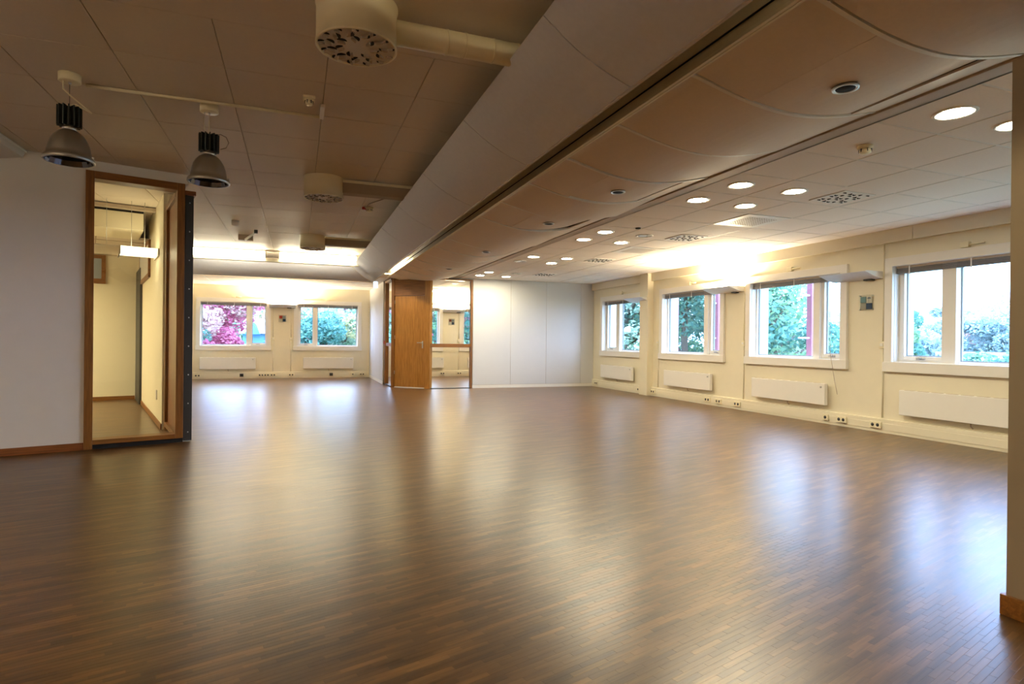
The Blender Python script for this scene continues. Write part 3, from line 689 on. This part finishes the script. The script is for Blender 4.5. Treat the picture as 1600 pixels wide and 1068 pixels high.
# ---- inside the office behind the glass
off = struct(empty('ceiling_office', (LX, LY, 0), FA))
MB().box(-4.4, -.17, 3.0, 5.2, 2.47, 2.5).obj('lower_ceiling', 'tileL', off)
b = MB()
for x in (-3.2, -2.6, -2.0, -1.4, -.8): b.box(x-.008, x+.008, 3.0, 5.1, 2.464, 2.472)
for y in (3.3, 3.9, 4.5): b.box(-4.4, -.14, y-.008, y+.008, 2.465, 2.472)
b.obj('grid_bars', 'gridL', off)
MB().box(-4.4, -.30, 2.1, 3.0, 2.47, 2.69).obj('bulkhead', 'cream', off, bevel=.004)
MB().box(-4.4, -.30, 2.11, 2.9, 2.69, 2.72).obj('dark_gap', 'dark', off)
MB().box(-4.4, -.14, 2.0, 2.09, 2.715, 2.76).obj('dark_gap', 'fascia', off)
tr = struct(empty('window_24', (LX, LY, 0), FA))      # transom in the side wall
b = MB(); X = -.20
b.box(X, X+.03, 2.75, 4.55, 2.40, 2.46).box(X, X+.03, 2.75, 4.55, 1.93, 1.99).box(X, X+.03, 2.75, 2.81, 1.93, 2.46).box(X, X+.03, 4.49, 4.55, 1.93, 2.46)
b.obj('oak_frame', 'oakx', tr); MB().box(X+.004, X+.02, 2.81, 4.49, 1.99, 2.40).obj('pane', 'board', tr)
tb = struct(empty('window_25', (LX, LY, 0), FA))
b = MB(); b.box(-3.1, -.64, 5.16, 5.20, 2.40, 2.46).box(-3.1, -.64, 5.16, 5.20, 1.98, 2.06).box(-.70, -.64, 5.16, 5.20, 2.06, 2.40)
b.obj('oak_frame', 'oakx', tb); MB().box(-3.1, -.70, 5.18, 5.199, 2.06, 2.40).obj('pane', 'slate', tb)
struct(MB().box(-.205, -.17, 4.22, 5.16, 0, 2.2).obj('door_2', 'charcoal', loc=(LX, LY, 0), rz=FA))
o = tag(MB().box(-.182, -.17, 1.62, 1.70, .30, .42).obj('light_switch', 'wall_grey', loc=(LX, LY, 0), rz=FA, bevel=.004), 'grey wall socket box low on the office side wall behind glass', 'switch')
# hanging wing lamps in the office
def wing(xa, xb, y, lit, label):
    t = tag(empty('hanging_lamp', (LX, LY, 0), FA), label, 'hanging lamp', 'hanging office lamps behind the glass')
    prof = []
    for i in range(9):
        u = i/8*2-1; prof.append((y+.26*u, 2.16-.07*(1-u*u)))
    prof += [(y+.26, 2.175), (y-.26, 2.175)]
    MB().prism(prof, (xa, xb), 'x').obj('diffuser', lit or 'white', t)
    for x in (xa-.012, xb): MB().box(x, x+.012, y-.27, y+.27, 2.085, 2.18).obj('end_cap', 'white', t)
    for x in (xa+.12, xb-.12): MB().tube([(x, y, 2.165), (x, y, 2.77)], .003, 6).obj('suspension_wire', 'chrome', t)
wing(-.57, -.19, 1.75, 'wing', 'lit hanging lamp nearer the side wall inside the glazed office')
wing(-1.55, -.585, 1.75, None, 'dim hanging lamp left of the lit one inside the glazed office')
wing(-3.6, -1.75, 2.6, 'office_fill', 'added fill lamp deeper in the office, hidden behind the left wall')  # this and the next are added, unseen, to brighten the office walls
wing(-3.6, -1.75, 4.2, 'office_fill', 'added fill lamp at the back of the office, hidden behind the left wall')
def fill_lamp(x, y, label):  # added out of view to brighten the left wall and ceilings
    t = tag(empty('hanging_lamp', (x, y, 2.36)), label, 'hanging lamp', 'added fill lamps out of view')
    MB().box(-.75, .75, -.11, .11, 0, .05).obj('lamp_body', 'white', t, bevel=.01)
    MB().box(-.73, .73, -.10, .10, -.012, 0).obj('lower_diffuser', 'room_fill', t); MB().box(-.73, .73, -.10, .10, .05, .058).obj('upper_diffuser', 'room_fill', t)
    for q in (-.6, .6): MB().tube([(q, 0, .05), (q, 0, .40)], .003, 6).obj('suspension_wire', 'chrome', t)
fill_lamp(-3.4, -1.2, 'added fill lamp behind the camera on the left')
fill_lamp(-5.4, .4, 'added fill lamp far left of the camera, out of view')
fill_lamp(-3.2, 1.6, 'added fill lamp left of the camera, out of view')
# ------------------------------------------------------------------ luminaires
for xa, xb, lab in ((-1.86, -.575, 'left lit fluorescent batten on the raised ceiling by the far cove'), (-.335, 1.12, 'right lit fluorescent batten ending at the grey cove')):
    t = tag(empty('fluorescent_batten', ((xa+xb)/2, 12.22, CL)), lab, 'ceiling lamp', 'fluorescent battens at the far cove')
    h = (xb-xa)/2
    MB().box(-h, h, -.07, .07, -.03, 0).obj('batten_body', 'white', t, bevel=.003)
    MB().box(-h+.01, h-.01, -.075, .06, -.145, -.03).obj('lit_cover', 'tube', t, bevel=.01)
    MB().box(-h-.12, h+.12, -.02, .085, -.215, -.15).obj('lower_rail', 'ledge', t, bevel=.004)
    for s in (-1, 1): MB().box(s*h-.008, s*h+.008, -.08, .07, -.15, -.0).obj('end_cap', 'ledge', t)
for ya, yb, lab in ((-1.6, 1.25, 'lit fluorescent tube above the grey cove, nearest the camera'), (11.0, 12.9, 'lit fluorescent tube in the slot at the far end of the grey cove')):
    t = tag(empty('slot_batten', (1.72, ya, 2.62)), lab, 'ceiling lamp', 'fluorescent tubes hidden in the slot')
    MB().box(-.035, .035, 0, yb-ya, .03, .07).obj('batten_body', 'white', t, bevel=.003)
    MB().tube([(0, .03, 0), (0, yb-ya-.03, 0)], .016, 12).obj('tube', 'slot', t)
    for q in (.0, yb-ya-.02): MB().box(-.025, .025, q, q+.02, -.02, .03).obj('tube_holder', 'white', t)
    for q in (.2, yb-ya-.25): MB().tube([(0, q, .07), (0, q, .155)], .004, 6).obj('hanger', 'chrome', t)
ON = [(3.725, 2.414), (4.275, 2.40), (3.70, 4.205), (3.70, 4.80), (4.30, 4.19), (4.30, 4.82), (3.70, 6.656), (3.70, 7.256), (4.30, 7.27), (3.70, 9.084), (4.30, 9.06), (4.30, 9.69), (3.70, 11.50), (3.70, 12.14), (4.30, 12.14)]
OFF = [(4.30, 6.68), (3.68, 9.664), (4.30, 11.50)]
def downlight(x, y, lit, label):
    t = tag(empty('downlight', (x, y, CR)), label, 'ceiling lamp', 'round recessed downlights')
    MB().lathe([(.085, .012), (.085, -.004), (.108, -.008), (.118, -.003), (.118, .004)], seg=36).obj('trim_ring', 'white', t)
    MB().lathe([(.0001, -.0035), (.05, -.0035), (.087, -.002)], seg=36).obj('lamp_disc', 'down' if lit else 'chrome', t, recalc=False)
    for a in (.5, 2.6, 4.7):
        MB().box(-.006, .006, -.003, .003, -.007, -.002).obj('fixing_clip', 'charcoal', t, loc=(.07*math.cos(a), .07*math.sin(a), 0))
desc = ['the large one left of the near pier', 'half hidden by the near pier', 'front left of the second cluster of four', 'back left of the second cluster of four', 'front right of the second cluster of four', 'back right of the second cluster of four',
        'front left of the third cluster', 'back left of the third cluster', 'back right of the third cluster', 'front left of the fourth cluster', 'front right of the fourth cluster', 'back right of the fourth cluster',
        'front left of the cluster nearest the partition', 'back left of the cluster nearest the partition', 'back right of the cluster nearest the partition']
for (x, y), d in zip(ON, desc): downlight(x, y, True, 'lit round downlight, '+d)
for (x, y), d in zip(OFF, ('front right of the third cluster', 'back left of the fourth cluster', 'front right of the cluster nearest the partition')): downlight(x, y, False, 'unlit round downlight, '+d)
for x, y in ((3.7, -.05), (4.3, -.05)): downlight(x, y, True, 'lit round downlight behind the camera, %s' % ('left one' if x < 4 else 'right one'))
for x in (3.7, 4.9): downlight(x, 15.6, True, 'lit round downlight inside the meeting room, %s' % ('left' if x < 4 else 'right'))
# ceiling vents
def swirl_vent(x, y, label):
    t = tag(empty('ceiling_vent', (x, y, CR)), label, 'vent', 'square ceiling vents with curved slots')
    MB().box(-.294, .294, -.294, .294, .004, .014).obj('tile_plate', 'tile', t)
    MB().box(-.20, .20, -.20, .20, -.004, .004).obj('face_plate', 'white', t, bevel=.002)
    for i in range(-2, 3):
        for j in range(-2, 3):
            a = PI/2*((i+2*j) % 4)+.3
            b = MB(); pts = []
            for k in range(7):
                th = a+k*.45; pts.append((.018*math.cos(th), .018*math.sin(th), -.006))
            b.tube(pts, [.002, .005, .007, .008, .007, .005, .002], 6); b.obj('curved_slot', 'charcoal', t, loc=(i*.072, j*.072, 0))
for (x, y), d in zip(VENTS, ('nearest the camera', 'second from the camera', 'third from the camera', 'nearest the partition')): swirl_vent(x, y, 'square ceiling vent with curved dark slots, '+d)
swirl_vent(3.7, 15.6-.0, 'square ceiling vent seen through the glazed partition') if False else None
def perf_panel(x, y, label):
    t = tag(empty('air_diffuser', (x, y, CR)), label, 'vent', 'perforated square air diffusers')
    MB().box(-.294, .294, -.294, .294, -.004, .012).obj('face_plate', 'white', t, bevel=.002)
    b = MB()
    for i in range(12):
        for j in range(12): b.box(-.19+i*.034, -.19+i*.034+.014, -.19+j*.034, -.19+j*.034+.014, -.0062, -.0045)
    o = b.obj('perforation', 'fascia', t); o['kind'] = 'stuff'
perf_panel(*AIR[0], 'white perforated square air diffuser between the first and second vents')
perf_panel(*AIR[1], 'white perforated square air diffuser left of the unlit downlight, bluish in window light')
def smoke(loc, label, plate_=True, r=.05):
    t = tag(empty('smoke_detector', loc), label, 'smoke detector')
    MB().lathe([(.0001, 0), (r, 0), (r, -.018), (r*.92, -.022), (.0001, -.022)], seg=28).obj('base', 'ivory', t)
    MB().lathe([(r*.55, -.022), (r*.75, -.03), (r*.8, -.045), (r*.55, -.056), (.0001, -.058)], seg=28).obj('sensor_head', 'ivory', t)
    for k in range(6):
        a = k*PI/3; MB().box(-.004, .004, -.003, .003, -.046, -.024).obj('sensor_slot', 'charcoal', t, loc=(r*.76*math.cos(a), r*.76*math.sin(a), 0)).rotation_euler = (0, 0, a)
    return t
smoke((3.773, 3.048, CR), 'round ivory smoke detector on the side ceiling left of the near downlights')
t = smoke((.065, 4.347, CL), 'ivory smoke detector on a square base above the white cable duct', r=.032)
MB().box(-.04, .04, -.04, .04, -.018, .0).obj('square_base', 'ivory', t)
t = smoke((.855, 7.684, CL), 'small detector on the raised ceiling beside the grey cove', r=.05)
MB().tube([(-.06, .02, -.01), (-.03, -.25, -.01), (.12, -.62, -.01)], .006, 6).obj('cable', 'gridL', t)
MB().box(-.09, -.04, -.01, .03, -.03, 0).obj('red_tag', 'red', t)
o = tag(MB().lathe([(.0001, 0), (.035, 0), (.03, -.012), (.0001, -.014)], seg=20).obj('ceiling_sensor', 'charcoal', loc=(3.939, 6.26, CR)), 'tiny dark round sensor on the side ceiling', 'sensor')
# fixtures on the raised ceiling, far part
t = tag(empty('spotlight_bracket', (-.80, 10.55, CL)), 'small wall-washer box with a slanted bar on the raised ceiling', 'ceiling spotlight')
MB().box(-.11, .11, -.06, .06, -.09, 0).obj('mount_box', 'fascia', t, bevel=.004)
MB().tube([(.0, -.07, -.08), (.18, -.55, -.03)], .02, 8).obj('bar', 'white', t)
MB().box(.16, .21, -.60, -.54, -.05, 0).obj('bar_clip', 'charcoal', t)
tag(MB().lathe([(.0001, 0), (.05, 0), (.05, -.06), (.03, -.075), (.0001, -.08)], seg=20).obj('motion_sensor', 'wall_grey', loc=(-.847, 9.3, CL)), 'small grey motion sensor on the raised ceiling before the left batten', 'sensor')
# left edge strip light
t = tag(empty('wall_strip', (-2.42, 5.6, CL)), 'pale linear strip where the left wall meets the ceiling', 'ceiling strip')
b = MB(); b.prism([(-.10, -.11), (.07, -.07), (.09, -.03), (.09, 0), (-.10, 0)], (-1.3, .93), 'y'); b.obj('strip_body', 'wall_grey', t, bevel=.003)
MB().box(.03, .10, -1.3, .93, -.028, -.014).obj('strip_lip', 'white', t)
# ------------------------------------------------------------------ round air diffusers with ducts
def air_drum(x, y, label, box=False):
    t = tag(empty('air_drum', (x, y, CL)), label, 'air diffuser', 'round air drums on the raised ceiling')
    r, h = .198, .212
    MB().lathe([(r+.006, 0), (r+.006, -.008), (r, -.010), (r, -h+.012), (r+.003, -h+.010), (r+.003, -h), (r-.008, -h), (r-.008, -h+.01)], seg=56).obj('drum', 'duct', t)
    MB().lathe([(.0001, -h+.008), (r-.008, -h+.008)], seg=48, smooth=False).obj('face_plate', 'wall_grey', t, recalc=False)
    for ring, (rr, nn) in enumerate(((.085, 7), (.135, 11), (.172, 13))):
        for k in range(nn):
            a = 2*PI*k/nn+ring*.35; cx, cy = rr*math.cos(a), rr*math.sin(a)
            d = a+PI/2+(.6 if ring % 2 else -.4)
            b = MB(); L_ = .026 if ring < 2 else .019
            pts = []
            for i in range(7):
                th = -1.25+i*2.5/6; pts.append((L_*math.cos(d+th), L_*math.sin(d+th)))
            b.prism(pts, (-h-.001, -h+.004), 'z'); b.obj('scoop_opening', 'dark', t, loc=(cx, cy, .0055))
            b = MB(); b.prism([(p_[0]*.8, p_[1]*.8) for p_ in pts], (-h-.012, -h-.001), 'z'); b.obj('scoop_blade', 'fascia', t, loc=(cx-.014*math.cos(d), cy-.014*math.sin(d), .006))
    xe = 1.30-x
    if not box:
        p = MB().tube([(r-.01, 0, -.095), (xe, 0, -.095)], .062, 32).obj('duct_pipe', 'duct', t)
        for xx in (.46, .56, .72, .86): MB().tube([(xx, 0, -.095), (xx+.008, 0, -.095)], .0645, 32).obj('pipe_collar', 'duct', p)
    else:
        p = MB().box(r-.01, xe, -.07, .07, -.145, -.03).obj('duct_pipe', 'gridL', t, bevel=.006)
        MB().box(r-.01, xe, -.085, -.07, -.04, -.012).obj('pipe_rail', 'duct', p, bevel=.002)
    return t
air_drum(.272, 3.074, 'large cream air drum nearest the camera with a round duct')
air_drum(.251, 6.48, 'cream air drum in the middle of the raised ceiling', True)
air_drum(.229, 10.164, 'cream air drum farthest away, before the lit battens', True)
# ------------------------------------------------------------------ pendant lamps
def pendant(x, y, label, kind):
    t = tag(empty('pendant_lamp', (x, y, CL)), label, 'pendant lamp', 'silver pendant lamps')
    MB().lathe([(.0001, 0), (.062, 0), (.062, -.048), (.056, -.052), (.0001, -.052)], seg=32).obj('canopy', 'duct', t)
    MB().lathe([(.0001, -.052), (.008, -.052), (.010, -.06), (.006, -.066), (.0001, -.067)], seg=12).obj('canopy_screw', 'chrome', t)
    b = MB(); b.cyl(0, 0, -.335, -.215, .034, 20)
    hs = b.obj('heat_sink', 'fin', t)
    for k in range(14):
        a = 2*PI*k/14; f = MB().box(.030, .068, -.0032, .0032, -.338, -.210).obj('cooling_fin', 'fin', hs, loc=(0, 0, 0)); f.rotation_euler = (0, 0, a)
    MB().cyl(0, 0, -.368, -.335, .040, 24).obj('neck', 'chrome', t)
    prof = [(.040, -.362), (.052, -.368), (.066, -.378), (.083, -.398), (.100, -.428), (.112, -.465), (.119, -.505), (.122, -.530), (.134, -.534), (.140, -.545), (.141, -.560), (.136, -.564), (.130, -.563)]
    MB().lathe(prof, seg=48).obj('reflector', 'silver', t)
    MB().lathe([(.130, -.563), (.117, -.53), (.110, -.49), (.094, -.43), (.06, -.385), (.0001, -.378)], seg=20, smooth=False).obj('inner_reflector', 'mirror', t)
    MB().lathe([(.0001, -.385), (.02, -.39), (.026, -.43), (.02, -.47), (.0001, -.48)], seg=20).obj('lamp_bulb', 'pale', t)
    MB().box(.124, .136, -.006, .006, -.548, -.520).obj('rim_clip', 'chrome', t)
    if kind == 0:
        MB().tube([(.0, 0, -.06), (.0, 0, -.21)], .0016, 6).obj('hanging_wire', 'fin', t)
        MB().tube([(-.03, -.02, -.05), (-.025, -.03, -.11), (.01, -.03, -.145), (.075, -.03, -.20), (.13, -.03, -.245)], .005, 8).obj('power_cable', 'duct', t)
        MB().tube([(0, 0, -.20), (.04, -.02, -.198), (.075, -.03, -.218), (.12, -.03, -.242)], .0045, 8).obj('power_cable', 'duct', t)
    else:
        MB().tube([(.0, 0, -.06), (.0, 0, -.21)], .0022, 6).obj('hanging_wire', 'duct', t)
        MB().tube([(-.03, 0, -.052), (-.035, 0, -.13), (-.028, 0, -.18), (-.015, 0, -.215)], .003, 6).obj('power_cable', 'duct', t)
        pts = [(.015, 0, -.205)]+[(.075+.055*math.cos(a), 0, -.255+.055*math.sin(a)) for a in (2.2, 1.57, .8, 0, -.8, -1.57)]
        MB().tube(pts, .003, 6).obj('power_cable', 'gridL', t)
pendant(-1.39, 4.539, 'left silver pendant lamp, nearer the camera, slack white cable', 0)
pendant(-.614, 4.772, 'right silver pendant lamp with a looped cable, above the glazed bay edge', 1)
t = tag(empty('cable_duct', (-1.34, 4.67, CL)), 'thin white surface cable duct linking the two pendant canopies', 'cable duct')
MB().tube([(.0, 0, -.012), (1.49, 0, -.012)], .011, 8).obj('duct_run', 'duct', t)
MB().box(1.485, 1.515, -.24, .012, -.024, 0).obj('duct_end', 'white', t, bevel=.002)
# small exit light hanging where coves meet
t = tag(empty('exit_light', (1.72, 14.0, 2.46)), 'tiny bright hanging sign under the corner of the coves', 'sign')
MB().box(-.05, .05, -.01, .01, -.17, -.02).obj('sign_body', 'green_sign', t, bevel=.003); MB().tube([(0, 0, -.02), (0, 0, .03)], .004, 6).obj('hanger', 'chrome', t)
# ------------------------------------------------------------------ outside
gr = struct(MB().box(-60, 130, -60, 160, -4.3, -4.0).obj('ground', plain('meadow', (.20, .27, .16), .95, var=.3, scale=.5)))
def leafmat(name, c1, c2):
    m, nt, b = new_mat(name)
    g = N(nt, 'ShaderNodeNewGeometry'); r = N(nt, 'ShaderNodeValToRGB')
    r.color_ramp.elements[0].color = (*c1, 1); r.color_ramp.elements[1].color = (*c2, 1)
    nt.links.new(g.outputs['Random Per Island'], r.inputs['Fac']); nt.links.new(r.outputs['Color'], b.inputs['Base Color'])
    b.inputs['Roughness'].default_value = .6
    tl = N(nt, 'ShaderNodeBsdfTranslucent'); nt.links.new(r.outputs['Color'], tl.inputs['Color'])
    mx = N(nt, 'ShaderNodeMixShader'); mx.inputs[0].default_value = .4
    nt.links.new(b.outputs[0], mx.inputs[1]); nt.links.new(tl.outputs[0], mx.inputs[2]); nt.links.new(mx.outputs[0], nt.nodes['Material Output'].inputs['Surface'])
    return m
LM = dict(green=leafmat('green_leaves', (0.132, 0.282, 0.166), (0.347, 0.513, 0.298)), teal=leafmat('dark_green_leaves', (0.057, 0.182, 0.166), (0.166, 0.347, 0.248)), red=leafmat('red_leaves', (0.43, 0.083, 0.182), (0.704, 0.248, 0.347)),
          gold=leafmat('gold_leaves', (0.414, 0.381, 0.166), (0.662, 0.58, 0.315)), pale=leafmat('pale_leaves', (0.29, 0.414, 0.315), (0.58, 0.662, 0.497)), far=leafmat('distant_leaves', (0.315, 0.414, 0.43), (0.455, 0.546, 0.546)),  # far: distance haze is put into the pale bluish leaf colour
          pink=leafmat('autumn_leaves', (0.497, 0.29, 0.265), (0.662, 0.497, 0.414)))
M['bark'] = plain('bark', (.16, .12, .10), .9, var=.2, bump=.4, bscale=20)
def ray_xy(u, dist):
    d = F+R2*((u-800)/FPX); s = dist/(d.x*F.x+d.y*F.y); return d.x*s, d.y*s
def tree(u, dist, top, spread_, mats, label, n=5000, leaf=.16, low=.0, cone=False, seed=1):
    rnd = random.Random(seed); x, y = ray_xy(u, dist)
    z0 = -4.0; H = top-z0
    t = tag(empty('tree', (x, y, z0)), label, 'tree', 'trees outside the windows')
    b = MB(); b.tube([(0, 0, 0), (.1, 0, H*.3), (0, .1, H*.6), (0, 0, H*.92)], [H*.028, H*.02, H*.013, H*.003], 8)
    cl_ = []
    for k in range(16):
        a = rnd.uniform(0, 6.28); z = H*rnd.uniform(.25+low, .9); sp_ = spread_*(1.15-z/H if cone else (1-((z/H-.55)/.52)**2)**.5)*rnd.uniform(.5, 1)
        e = (sp_*math.cos(a), sp_*math.sin(a), z+H*.06); b.tube([(0, 0, z-H*.08), (e[0]*.5, e[1]*.5, z), e], [H*.01, H*.006, H*.002], 6); cl_.append((e, spread_*rnd.uniform(.32, .5)))
    b.obj('trunk', 'bark', t)
    for k in range(10):
        z = H*rnd.uniform(.3+low, .95); a = rnd.uniform(0, 6.28); sp_ = spread_*rnd.uniform(0, .5)*(1.1-z/H if cone else 1); cl_.append(((sp_*math.cos(a), sp_*math.sin(a), z), spread_*rnd.uniform(.3, .45)))
    f = MB()
    for i in range(n):
        c, r = cl_[i % len(cl_)]; f.k = (i % len(cl_)) % len(mats)
        v = Vector((rnd.gauss(0, 1), rnd.gauss(0, 1), rnd.gauss(0, 1))).normalized()*r*rnd.uniform(.4, 1)**.5; v.z *= .75
        p = Vector(c)+v; a = Vector((rnd.gauss(0, 1), rnd.gauss(0, 1), rnd.gauss(0, .6))).normalized(); q = a.cross(Vector((rnd.gauss(0, 1), rnd.gauss(0, 1), rnd.gauss(0, 1)))).normalized()
        s = leaf*rnd.uniform(.6, 1.2)
        f.quad([p-a*s, p+q*s*.55, p+a*s, p-q*s*.55])
    o = f.obj('foliage', [LM[m] for m in mats], t, recalc=False); o['kind'] = 'stuff'
    return t
# right-hand side
tree(976, 22, 5.5, 3.4, ['green', 'teal'], 'broad green tree filling the right-wall window nearest the partition', 16000, .10, seed=1)
tree(930, 30, 6.5, 4.0, ['green', 'pale'], 'green tree behind the lamp post, left of the pilaster window', 12000, .13, seed=2)
tree(1072, 20, 4.6, 3.0, ['green', 'teal', 'pale'], 'bushy green tree in the second right-wall window', 16000, .095, seed=3)
tree(1130, 24, 3.6, 2.6, ['green', 'teal'], 'smaller green tree behind the maroon column of the second window', 11000, .11, seed=4)
tree(1190, 17, 3.1, 2.0, ['teal', 'green'], 'dark green tree at the left of the third right-wall window', 8000, .10, seed=5)
tree(1240, 21, 2.2, 2.6, ['pale', 'green', 'gold'], 'pale yellow-green tree in the middle of the third window', 8000, .13, seed=6)
tree(1300, 34, 2.6, 3.0, ['pale', 'far'], 'pale distant tree in the narrow sash of the third window', 5000, .2, seed=7)
tree(1420, 17, 2.15, 1.1, ['teal', 'green'], 'dark green pointed tree in the narrow sash of the near window', 8000, .09, cone=True, seed=8)
tree(1450, 60, 3.2, 2.2, ['far'], 'hazy far tree right of the pointed tree', 3000, .3, seed=9)
for i, (u, dd, tp, sp_) in enumerate(((1487, 62, 5.0, 2.2), (1515, 70, 5.4, 4.5), (1545, 66, 4.4, 4.0), (1572, 60, 4.8, 3.6), (1600, 66, 5.6, 5), (1640, 60, 4.5, 5), (1335, 60, 4.2, 4))):
    tree(u, dd, tp, sp_, ['far', 'pink'] if i in (2,) else ['far'], 'hazy pine of the far trees, %s' % ('narrow one at the left edge', 'flat-topped crown behind the white building', 'one with a pinkish autumn crown', 'one beside the near pier', 'hidden behind the pier', 'farthest right', 'in the third window')[i], 8000, .20, low=.1, seed=20+i)
tree(1500, 22, .55, 1.5, ['teal', 'green'], 'low dark shrub-like tree in front of the white building', 6000, .11, seed=31)
tree(1562, 20, .75, 1.4, ['teal', 'green'], 'low dark shrub-like tree beside the near pier', 6000, .11, seed=32)
bx, by = ray_xy(1528, 48)
bd = tag(empty('white_building', (bx, by, -4), RZ_R+.25), 'low white building among the far trees in the near window', 'building')
MB().box(-2.6, 2.6, 0, 3, 0, 4.3).obj('wall', 'white', bd)
MB().box(-2.9, 2.9, -.3, 3.3, 4.3, 4.55).obj('flat_roof', 'slate', bd)
for k in range(3): MB().box(-2.0+k*1.6, -1.0+k*1.6, -.04, 0, 3.0, 3.8).obj('window', 'slate', bd)
# lamp post
px_, py_ = ray_xy(957, 19)
lp = tag(empty('street_lamp', (px_, py_, -4)), 'white lamp post with twin heads outside the window nearest the partition', 'lamp post')
MB().tube([(0, 0, 0), (0, 0, 3.6), (.06, -.04, 4.6), (.24, -.10, 5.2)], [.10, .085, .075, .05], 10).obj('pole', 'white', lp)
MB().tube([(.06, -.04, 4.9), (.05, .0, 5.35), (.18, -.1, 5.65)], .045, 8).obj('arm', 'white', lp)
for x, z in ((.08, 5.55), (.55, 5.45)): MB().lathe([(.0001, .16), (.12, .12), (.19, 0), (.14, -.06), (.0001, -.07)], seg=20).obj('lamp_head', 'white', lp, loc=(x, -.1, z))
# maroon steel columns on the facade
for y, lab, wd in ((10.60, 'left in the second window', .10), (9.25, 'right in the second window', .12), (7.06, 'right in the third window', .10)):
    c = tag(empty('facade_column', (7.62, y, -4)), 'maroon steel column outside, seen '+lab, 'column', 'maroon columns outside the right wall')
    MB().box(-.05, .05, -wd/2, wd/2, 0, 7).obj('column_body', 'purple', c, bevel=.01)
    for z in (4.0+1.18, 4.0+1.85): MB().box(-.25, -.05, -.02, .02, z-.012, z+.012).obj('bracket', 'white', c)
# far side trees and houses
tree(326, 30, 4.4, 2.5, ['red', 'red', 'pink'], 'crimson autumn tree in the left far window', 30000, .10, seed=41)
tree(296, 26, 1.6, 1.9, ['red', 'teal'], 'low crimson and teal tree at the left edge of the far window', 7000, .14, seed=42)
tree(340, 24, .3, 1.3, ['teal', 'far'], 'bluish shrub-like tree in front of the crimson tree', 6000, .13, seed=43)
tree(376, 50, 7.0, 3.6, ['pale', 'green'], 'pale tree behind the crimson tree', 6000, .26, seed=44)
tree(410, 60, 8.5, 6.0, ['green', 'gold'], 'gold and green tree above the house roof', 6000, .28, seed=45)
tree(478, 27, 2.2, 1.9, ['teal', 'teal'], 'dark teal tree in the left pane of the second far window', 14000, .09, seed=46)
tree(505, 27, 1.9, 1.7, ['teal'], 'dark teal tree behind the mullion of the second far window', 12000, .09, seed=47)
tree(535, 30, 3.0, 2.2, ['gold', 'pale', 'green'], 'yellow-green tree at the right of the second far window', 14000, .095, seed=48)
tree(500, 46, 6.6, 5.5, ['pink', 'green', 'gold'], 'autumn tree behind the dark teal trees', 9000, .22, seed=49)
tree(560, 40, 5.0, 3.6, ['pale', 'green'], 'pale green tree right of the yellow-green one', 7000, .2, seed=50)
tree(590, 40, 5.0, 4.6, ['pale', 'red'], 'pale tree seen through the glazed strip beside the door', 6000, .2, seed=51)
tree(683, 28, 3.4, 2.4, ['teal', 'green'], 'teal tree seen left through the glazed partition', 7000, .15, seed=52)
tree(735, 30, 3.4, 2.8, ['pink', 'far', 'red'], 'pinkish tree seen right through the glazed partition', 7000, .15, seed=53)
hx, hy = ray_xy(404, 40)
hs_ = tag(empty('blue_house', (hx, hy, -4), -.05), 'blue house with a pale pink gabled roof in the left far window', 'house')
blue = plain('blue_boards', (.10, .26, .50), .7, var=.05)
MB().box(-1.0, 2.3, 0, 5, 0, 5.45).obj('wall', blue, hs_)
b = MB(); b.prism([(-.35, 5.4), (2.5, 6.5), (5.3, 5.4)], (-1.2, 2.6), 'x'); b.obj('roof', plain('pink_roof', (.66, .55, .56), .8), hs_)
b = MB(); b.prism([(-.85, 5.35), (.15, 5.35), (-.35, 6.15)], (-.5, 1.0), 'y'); b.obj('gable', blue, hs_)
MB().box(-.72, -.52, -.06, 0, 3.95, 5.25).obj('white_panel', 'white', hs_)
MB().box(-1.0, 2.3, -.6, -.5, 4.62, 4.70).obj('railing', 'white', hs_)
MB().box(-1.0, -.5, 1.9, 2.6, 6.2, 6.9).obj('chimney', 'slate', hs_)
print('objects', len(COL.objects))
